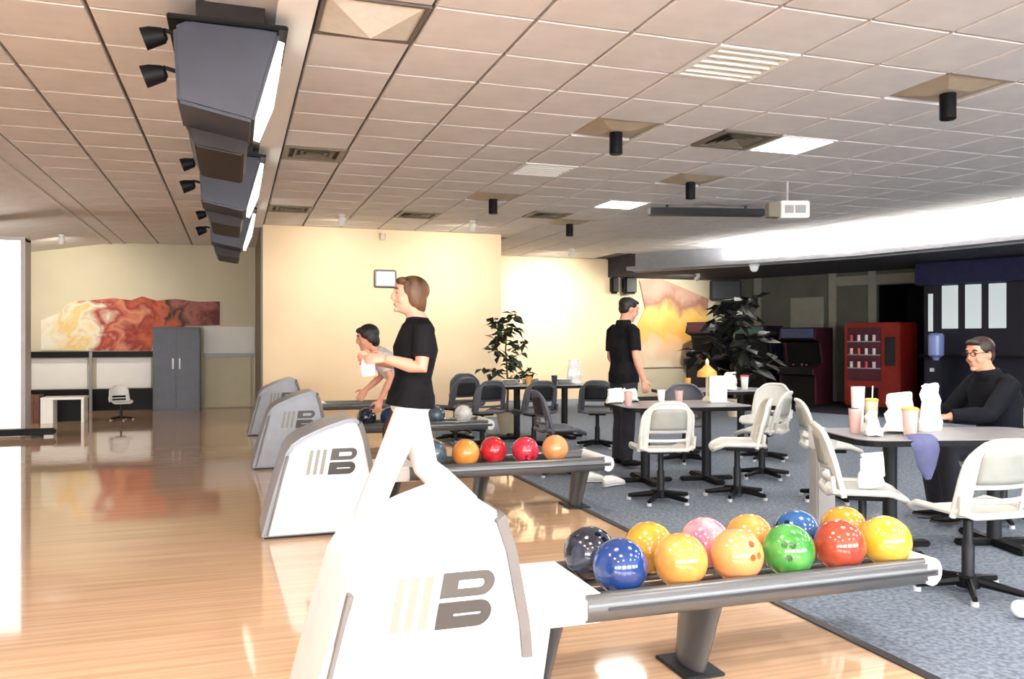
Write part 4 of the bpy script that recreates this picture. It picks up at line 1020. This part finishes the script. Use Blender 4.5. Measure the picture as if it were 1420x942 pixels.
    tr.loft([pel - up*0.11, pel - up*0.04, pel + up*0.02, pel + up*0.05], [(wid[0]+0.02, dep[0]+0.02), (wid[1]+0.012, dep[1]+0.012), (wid[2]+0.008, dep[2]+0.008), (wid[2]*0.9+wid[3]*0.1+0.0, dep[2]*0.9+dep[3]*0.1)], hside, 22)
    for s in 'LR': leg(tr, s, 0.012, st.get('cuff', 0.02))
    organic('trousers', tr, st['trousers'], root, 0.009, 4)
    for s in 'LR':
        an, to = V['a'+s], V['t'+s]; f = to - an; fl = Vector((f.x, f.y, 0)).normalized(); dn = Vector((0, 0, -1)) if abs(f.normalized().z) < 0.5 else Vector((0, 0, -1))
        heel = an - f*0.28; sd = Vector((-fl.y, fl.x, 0))
        m0 = MB().loft([heel + Vector((0, 0, -.035)), an.lerp(to, -0.1) + Vector((0, 0, -.018)), an.lerp(to, 0.35) + Vector((0, 0, -.018)), an.lerp(to, 0.7) + Vector((0, 0, -0.012)), to + f.normalized()*0.02 + Vector((0, 0, -.006))], [(0.024, 0.026), (0.038, 0.044), (0.043, 0.042), (0.045, 0.03), (0.02, 0.018)], sd, 14)
        m0.ell(tuple(an), (0.042, 0.040, 0.05))
        so = organic('shoe', m0, st['shoe'], root, 0.007, 3)
        obj('sole', MB().loft([heel + dn*0.058, an.lerp(to, 0.0) + dn*0.062, an.lerp(to, 0.6) + dn*0.045, to + f.normalized()*0.025 + dn*0.02], [(0.03, 0.008), (0.04, 0.009), (0.047, 0.009), (0.02, 0.008)], sd, 14), 'sole', so, smooth=True)
    return root

# woman striding to the left between the two near ball returns
person('person', 'woman with short brown hair, black top and white trousers striding left', (1.13, 5.52, 0), 180,
  dict(pel=(0.0, 0, 0.97), che=(-0.03, 0, 1.30), nek=(-0.045, 0, 1.50), hed=(0.015, 0, 1.655), head_rot=(0, -4, 0),
       sL=(-0.05, 0.175, 1.43), sR=(-0.05, -0.175, 1.43), eL=(-0.02, 0.225, 1.17), eR=(0.0, -0.215, 1.19), wL=(0.20, 0.155, 1.235), wR=(0.22, -0.12, 1.21),
       hL=(0.01, 0.09, 0.90), hR=(-0.01, -0.09, 0.90), kL=(0.19, 0.09, 0.50), kR=(-0.12, -0.09, 0.48), aL=(0.36, 0.09, 0.095), aR=(-0.43, -0.09, 0.19), tL=(0.53, 0.10, 0.065), tR=(-0.32, -0.10, 0.045),
       handL=((1, -0.15, 0.05), (0.0, -0.8, -0.5), (0, 0.2, 1), 0.55), handR=((1, 0.1, 0.1), (0, 0.9, 0.3), (0, -0.2, 1), 0.6)),
  dict(female=True, skin='skin', shirt='tee_black', trousers='pants_white', shoe='shoe_tan', hair='hair_brown', sleeve=0.36, cuff=0.034, hem=0.06, hand=0.95, build=1.17,
       hair_blobs=[((-.028, 0, .042), (.112, .092, .098)), ((-.065, 0, -.035), (.058, .082, .085)), ((.05, .02, .092), (.05, .06, .03)), ((-.035, .066, -.01), (.055, .026, .07)), ((-.035, -.066, -.01), (.055, .026, .07)), ((-.07, 0, -.075), (.05, .06, .05))]), 0.006)
o = organic('towel', MB().loft([(0.015, 0.05, 0.012), (0.0, 0.03, 0.03), (-0.01, 0.0, 0.015), (-0.015, -0.02, -0.03), (-0.01, -0.02, -0.085)], [(0.03, 0.012), (0.04, 0.016), (0.045, 0.018), (0.05, 0.018), (0.045, 0.012)], (1, 0, 0), 14), 'paper_white', None, 0.006, 3)
o.location = (0.84, 5.44, 1.205); tag(o, 'small white towel held in the striding woman\'s hands', 'towel')

# bowler leaning forward farther back
person('person', 'dark-haired bowler in pale grey top leaning forward behind the striding woman', (1.58, 8.45, 0), 180,
  dict(pel=(-0.10, 0, 0.86), che=(0.10, 0, 1.12), nek=(0.21, 0, 1.25), hed=(0.30, 0, 1.375), head_rot=(0, 12, 0),
       sL=(0.17, 0.17, 1.20), sR=(0.17, -0.17, 1.20), eL=(0.10, 0.22, 0.97), eR=(0.12, -0.2, 0.98), wL=(0.20, 0.20, 0.76), wR=(0.30, -0.12, 0.84),
       hL=(-0.09, 0.085, 0.80), hR=(-0.11, -0.085, 0.80), kL=(0.10, 0.09, 0.44), kR=(-0.12, -0.09, 0.42), aL=(0.06, 0.09, 0.085), aR=(-0.36, -0.09, 0.12), tL=(0.22, 0.10, 0.06), tR=(-0.21, -0.10, 0.055),
       handL=((0.3, 0, -1), (0.3, -0.9, 0), (1, 0.2, 0.2), 0.6), handR=((0.6, 0.2, -0.8), (0.2, 0.9, 0), (1, 0, 0.6), 0.6)),
  dict(female=True, skin='skin2', shirt='tee_grey', trousers='pants_brown', shoe='shoe_red', hair='hair_black', sleeve=0.34, cuff=0.015, hem=0.05, build=0.95,
       hair_blobs=[((-.022, 0, .045), (.112, .094, .098)), ((-.06, 0, -.03), (.06, .085, .085)), ((.052, 0, .09), (.05, .065, .032)), ((-.03, .068, 0), (.05, .024, .06)), ((-.03, -.068, 0), (.05, .024, .06))]), 0.009)

# man standing by the middle table
person('person', 'man in a black shirt standing behind the middle table', (3.92, 7.98, 0.004), 8,
  dict(pel=(0.0, 0, 0.98), che=(-0.01, 0, 1.31), nek=(0.0, 0, 1.53), hed=(0.065, 0, 1.675), head_rot=(0, 16, -8),
       sL=(-0.01, 0.20, 1.45), sR=(-0.01, -0.20, 1.45), eL=(0.0, 0.25, 1.16), eR=(-0.02, -0.26, 1.17), wL=(0.16, 0.22, 0.94), wR=(0.08, -0.25, 0.93),
       hL=(0.0, 0.095, 0.92), hR=(0.0, -0.095, 0.92), kL=(0.03, 0.10, 0.50), kR=(-0.01, -0.10, 0.50), aL=(0.0, 0.10, 0.085), aR=(-0.04, -0.10, 0.085), tL=(0.17, 0.13, 0.06), tR=(0.13, -0.13, 0.06),
       handL=((0.5, 0, -0.9), (0.3, -0.9, 0.1), (1, 0.1, 0.4), 0.5), handR=((0.3, 0, -1), (0.2, 0.9, 0), (1, 0, 0.3), 0.5)),
  dict(skin='skin', shirt='tee_black', trousers='pants_dark', shoe='black', hair='hair_black', sleeve=0.38, cuff=0.02, hem=0.08, build=1.02, collar=True,
       hair_blobs=[((-.022, 0, .05), (.108, .086, .082)), ((-.05, 0, .0), (.062, .08, .07)), ((.045, 0, .092), (.05, .06, .026))]), 0.009)

# man in the dark jacket seated at the near table
person('person', 'man with glasses and dark jacket seated at the near table', (5.42, 4.72, 0.004), 164,
  dict(pel=(-0.02, 0, 0.57), che=(0.03, 0, 0.90), nek=(0.09, 0, 1.10), hed=(0.155, 0, 1.245), head_rot=(0, 6, 22),
       sL=(0.05, 0.21, 1.03), sR=(0.05, -0.21, 1.03), eL=(0.26, 0.28, 0.82), eR=(0.22, -0.30, 0.80), wL=(0.50, 0.20, 0.80), wR=(0.46, -0.18, 0.80),
       hL=(0.06, 0.10, 0.555), hR=(0.06, -0.10, 0.555), kL=(0.46, 0.12, 0.54), kR=(0.46, -0.12, 0.54), aL=(0.42, 0.13, 0.085), aR=(0.40, -0.13, 0.085), tL=(0.58, 0.14, 0.06), tR=(0.56, -0.14, 0.06),
       handL=((1, -0.3, -0.1), (0, -0.3, -1), (0.2, -1, 0), 0.35), handR=((1, 0.3, 0.0), (0, 0.6, -0.8), (0.2, 0.3, 1), 0.6)),
  dict(skin='skin2', shirt='jacket', trousers='pants_dark', shoe='black', hair='hair_dkbrown', sleeve=0.97, cuff=0.015, build=1.2, collar=True, glasses=True,
       hair_blobs=[((-.022, 0, .05), (.110, .088, .084)), ((-.055, 0, -.005), (.060, .082, .075)), ((.045, 0, .094), (.052, .062, .028))]), 0.008)

# ================================================================== WALL WASHERS ADDED TO BRIGHTEN THE WALLS
def washer(lab, x, y, z, target, watts, size=100):
    t = thing('wall_washer', lab, 'ceiling light', (x, y, z), 0, 'small wall washer lamps')
    obj('mount', MB().lathe([(0, 0.0), (0.05, 0.0), (0.05, -0.03), (0, -0.03)]), 'white_wall', t, smooth=True)
    d = (Vector(target) - Vector((x, y, z))).normalized()
    c = Vector((0, 0, -0.08))
    h = obj('lamp_head', MB().loft([tuple(c - d*0.06), tuple(c - d*0.04), tuple(c + d*0.07)], [0.025, 0.045, 0.055], None, 14), 'white_wall', t, smooth=True)
    obj('stem', MB().tube([(0, 0, -0.02), (0, 0, -0.07)], 0.012), 'white_wall', t)
    ld = bpy.data.lights.new('washer_lamp', 'SPOT'); ld.energy = watts; ld.spot_size = R(size); ld.spot_blend = 0.8; ld.color = (1, 0.93, 0.82); ld.shadow_soft_size = 0.05
    lo = bpy.data.objects.new('washer_lamp', ld); COL.objects.link(lo); lo.parent = t; lo.location = c + d*0.08
    lo.rotation_euler = d.to_track_quat('-Z', 'Y').to_euler()
washer('small white lamp washing the bright recessed wall', 6.5, 15.6, CZ-0.004, (6.5, 17.5, 1.5), 260, 125)
washer('small white lamp washing the far wall by the fire mural', -2.75, 15.6, 3.12, (-3.2, 17.6, 1.6), 70, 130)
washer('small white lamp washing the left half of the peach wall', 1.5, 12.4, CZ-0.004, (1.4, 13.9, 1.6), 50, 150)
washer('small white lamp washing the right half of the peach wall', 3.5, 12.4, CZ-0.004, (3.5, 13.9, 1.6), 70, 150)
washer('small lamp under the bulkhead washing the golden mural', 9.6, 15.9, 2.80, (9.5, 17.6, 1.7), 120, 140)

# ================================================================== WHITE SHOES LEFT ON THE CARPET
def sneaker(x, y, rz, lab):
    t = thing('white_shoe', lab, 'shoe', (x, y, 0.004), R(rz), 'white shoes on the carpet')
    obj('sole', MB().loft([(-0.13, 0, 0.012), (-0.1, 0, 0.013), (0.0, 0, 0.013), (0.1, 0, 0.013), (0.15, 0, 0.013)], [(0.025, 0.012), (0.037, 0.012), (0.036, 0.012), (0.046, 0.012), (0.02, 0.011)], (0, 1, 0), 14), 'lightgrey', t, smooth=True)
    up_ = obj('upper', MB().loft([(-0.125, 0, 0.05), (-0.09, 0, 0.062), (-0.02, 0, 0.058), (0.06, 0, 0.045), (0.13, 0, 0.032), (0.148, 0, 0.028)], [(0.02, 0.03), (0.034, 0.046), (0.037, 0.043), (0.043, 0.03), (0.03, 0.017), (0.01, 0.008)], (0, 1, 0), 14), 'paper_white', t, smooth=True)
    for k in range(4): obj('lace', MB().tube([(-0.01+0.022*k, -0.02, 0.096-0.007*k), (-0.002+0.022*k, 0, 0.101-0.007*k), (-0.01+0.022*k, 0.02, 0.096-0.007*k)], 0.004, 6), 'lightgrey', up_)
sneaker(3.22, 7.22, -15, 'white shoe on the carpet, nearer the second ball rack')
sneaker(3.32, 6.98, 20, 'white shoe on the carpet, nearer the middle table')
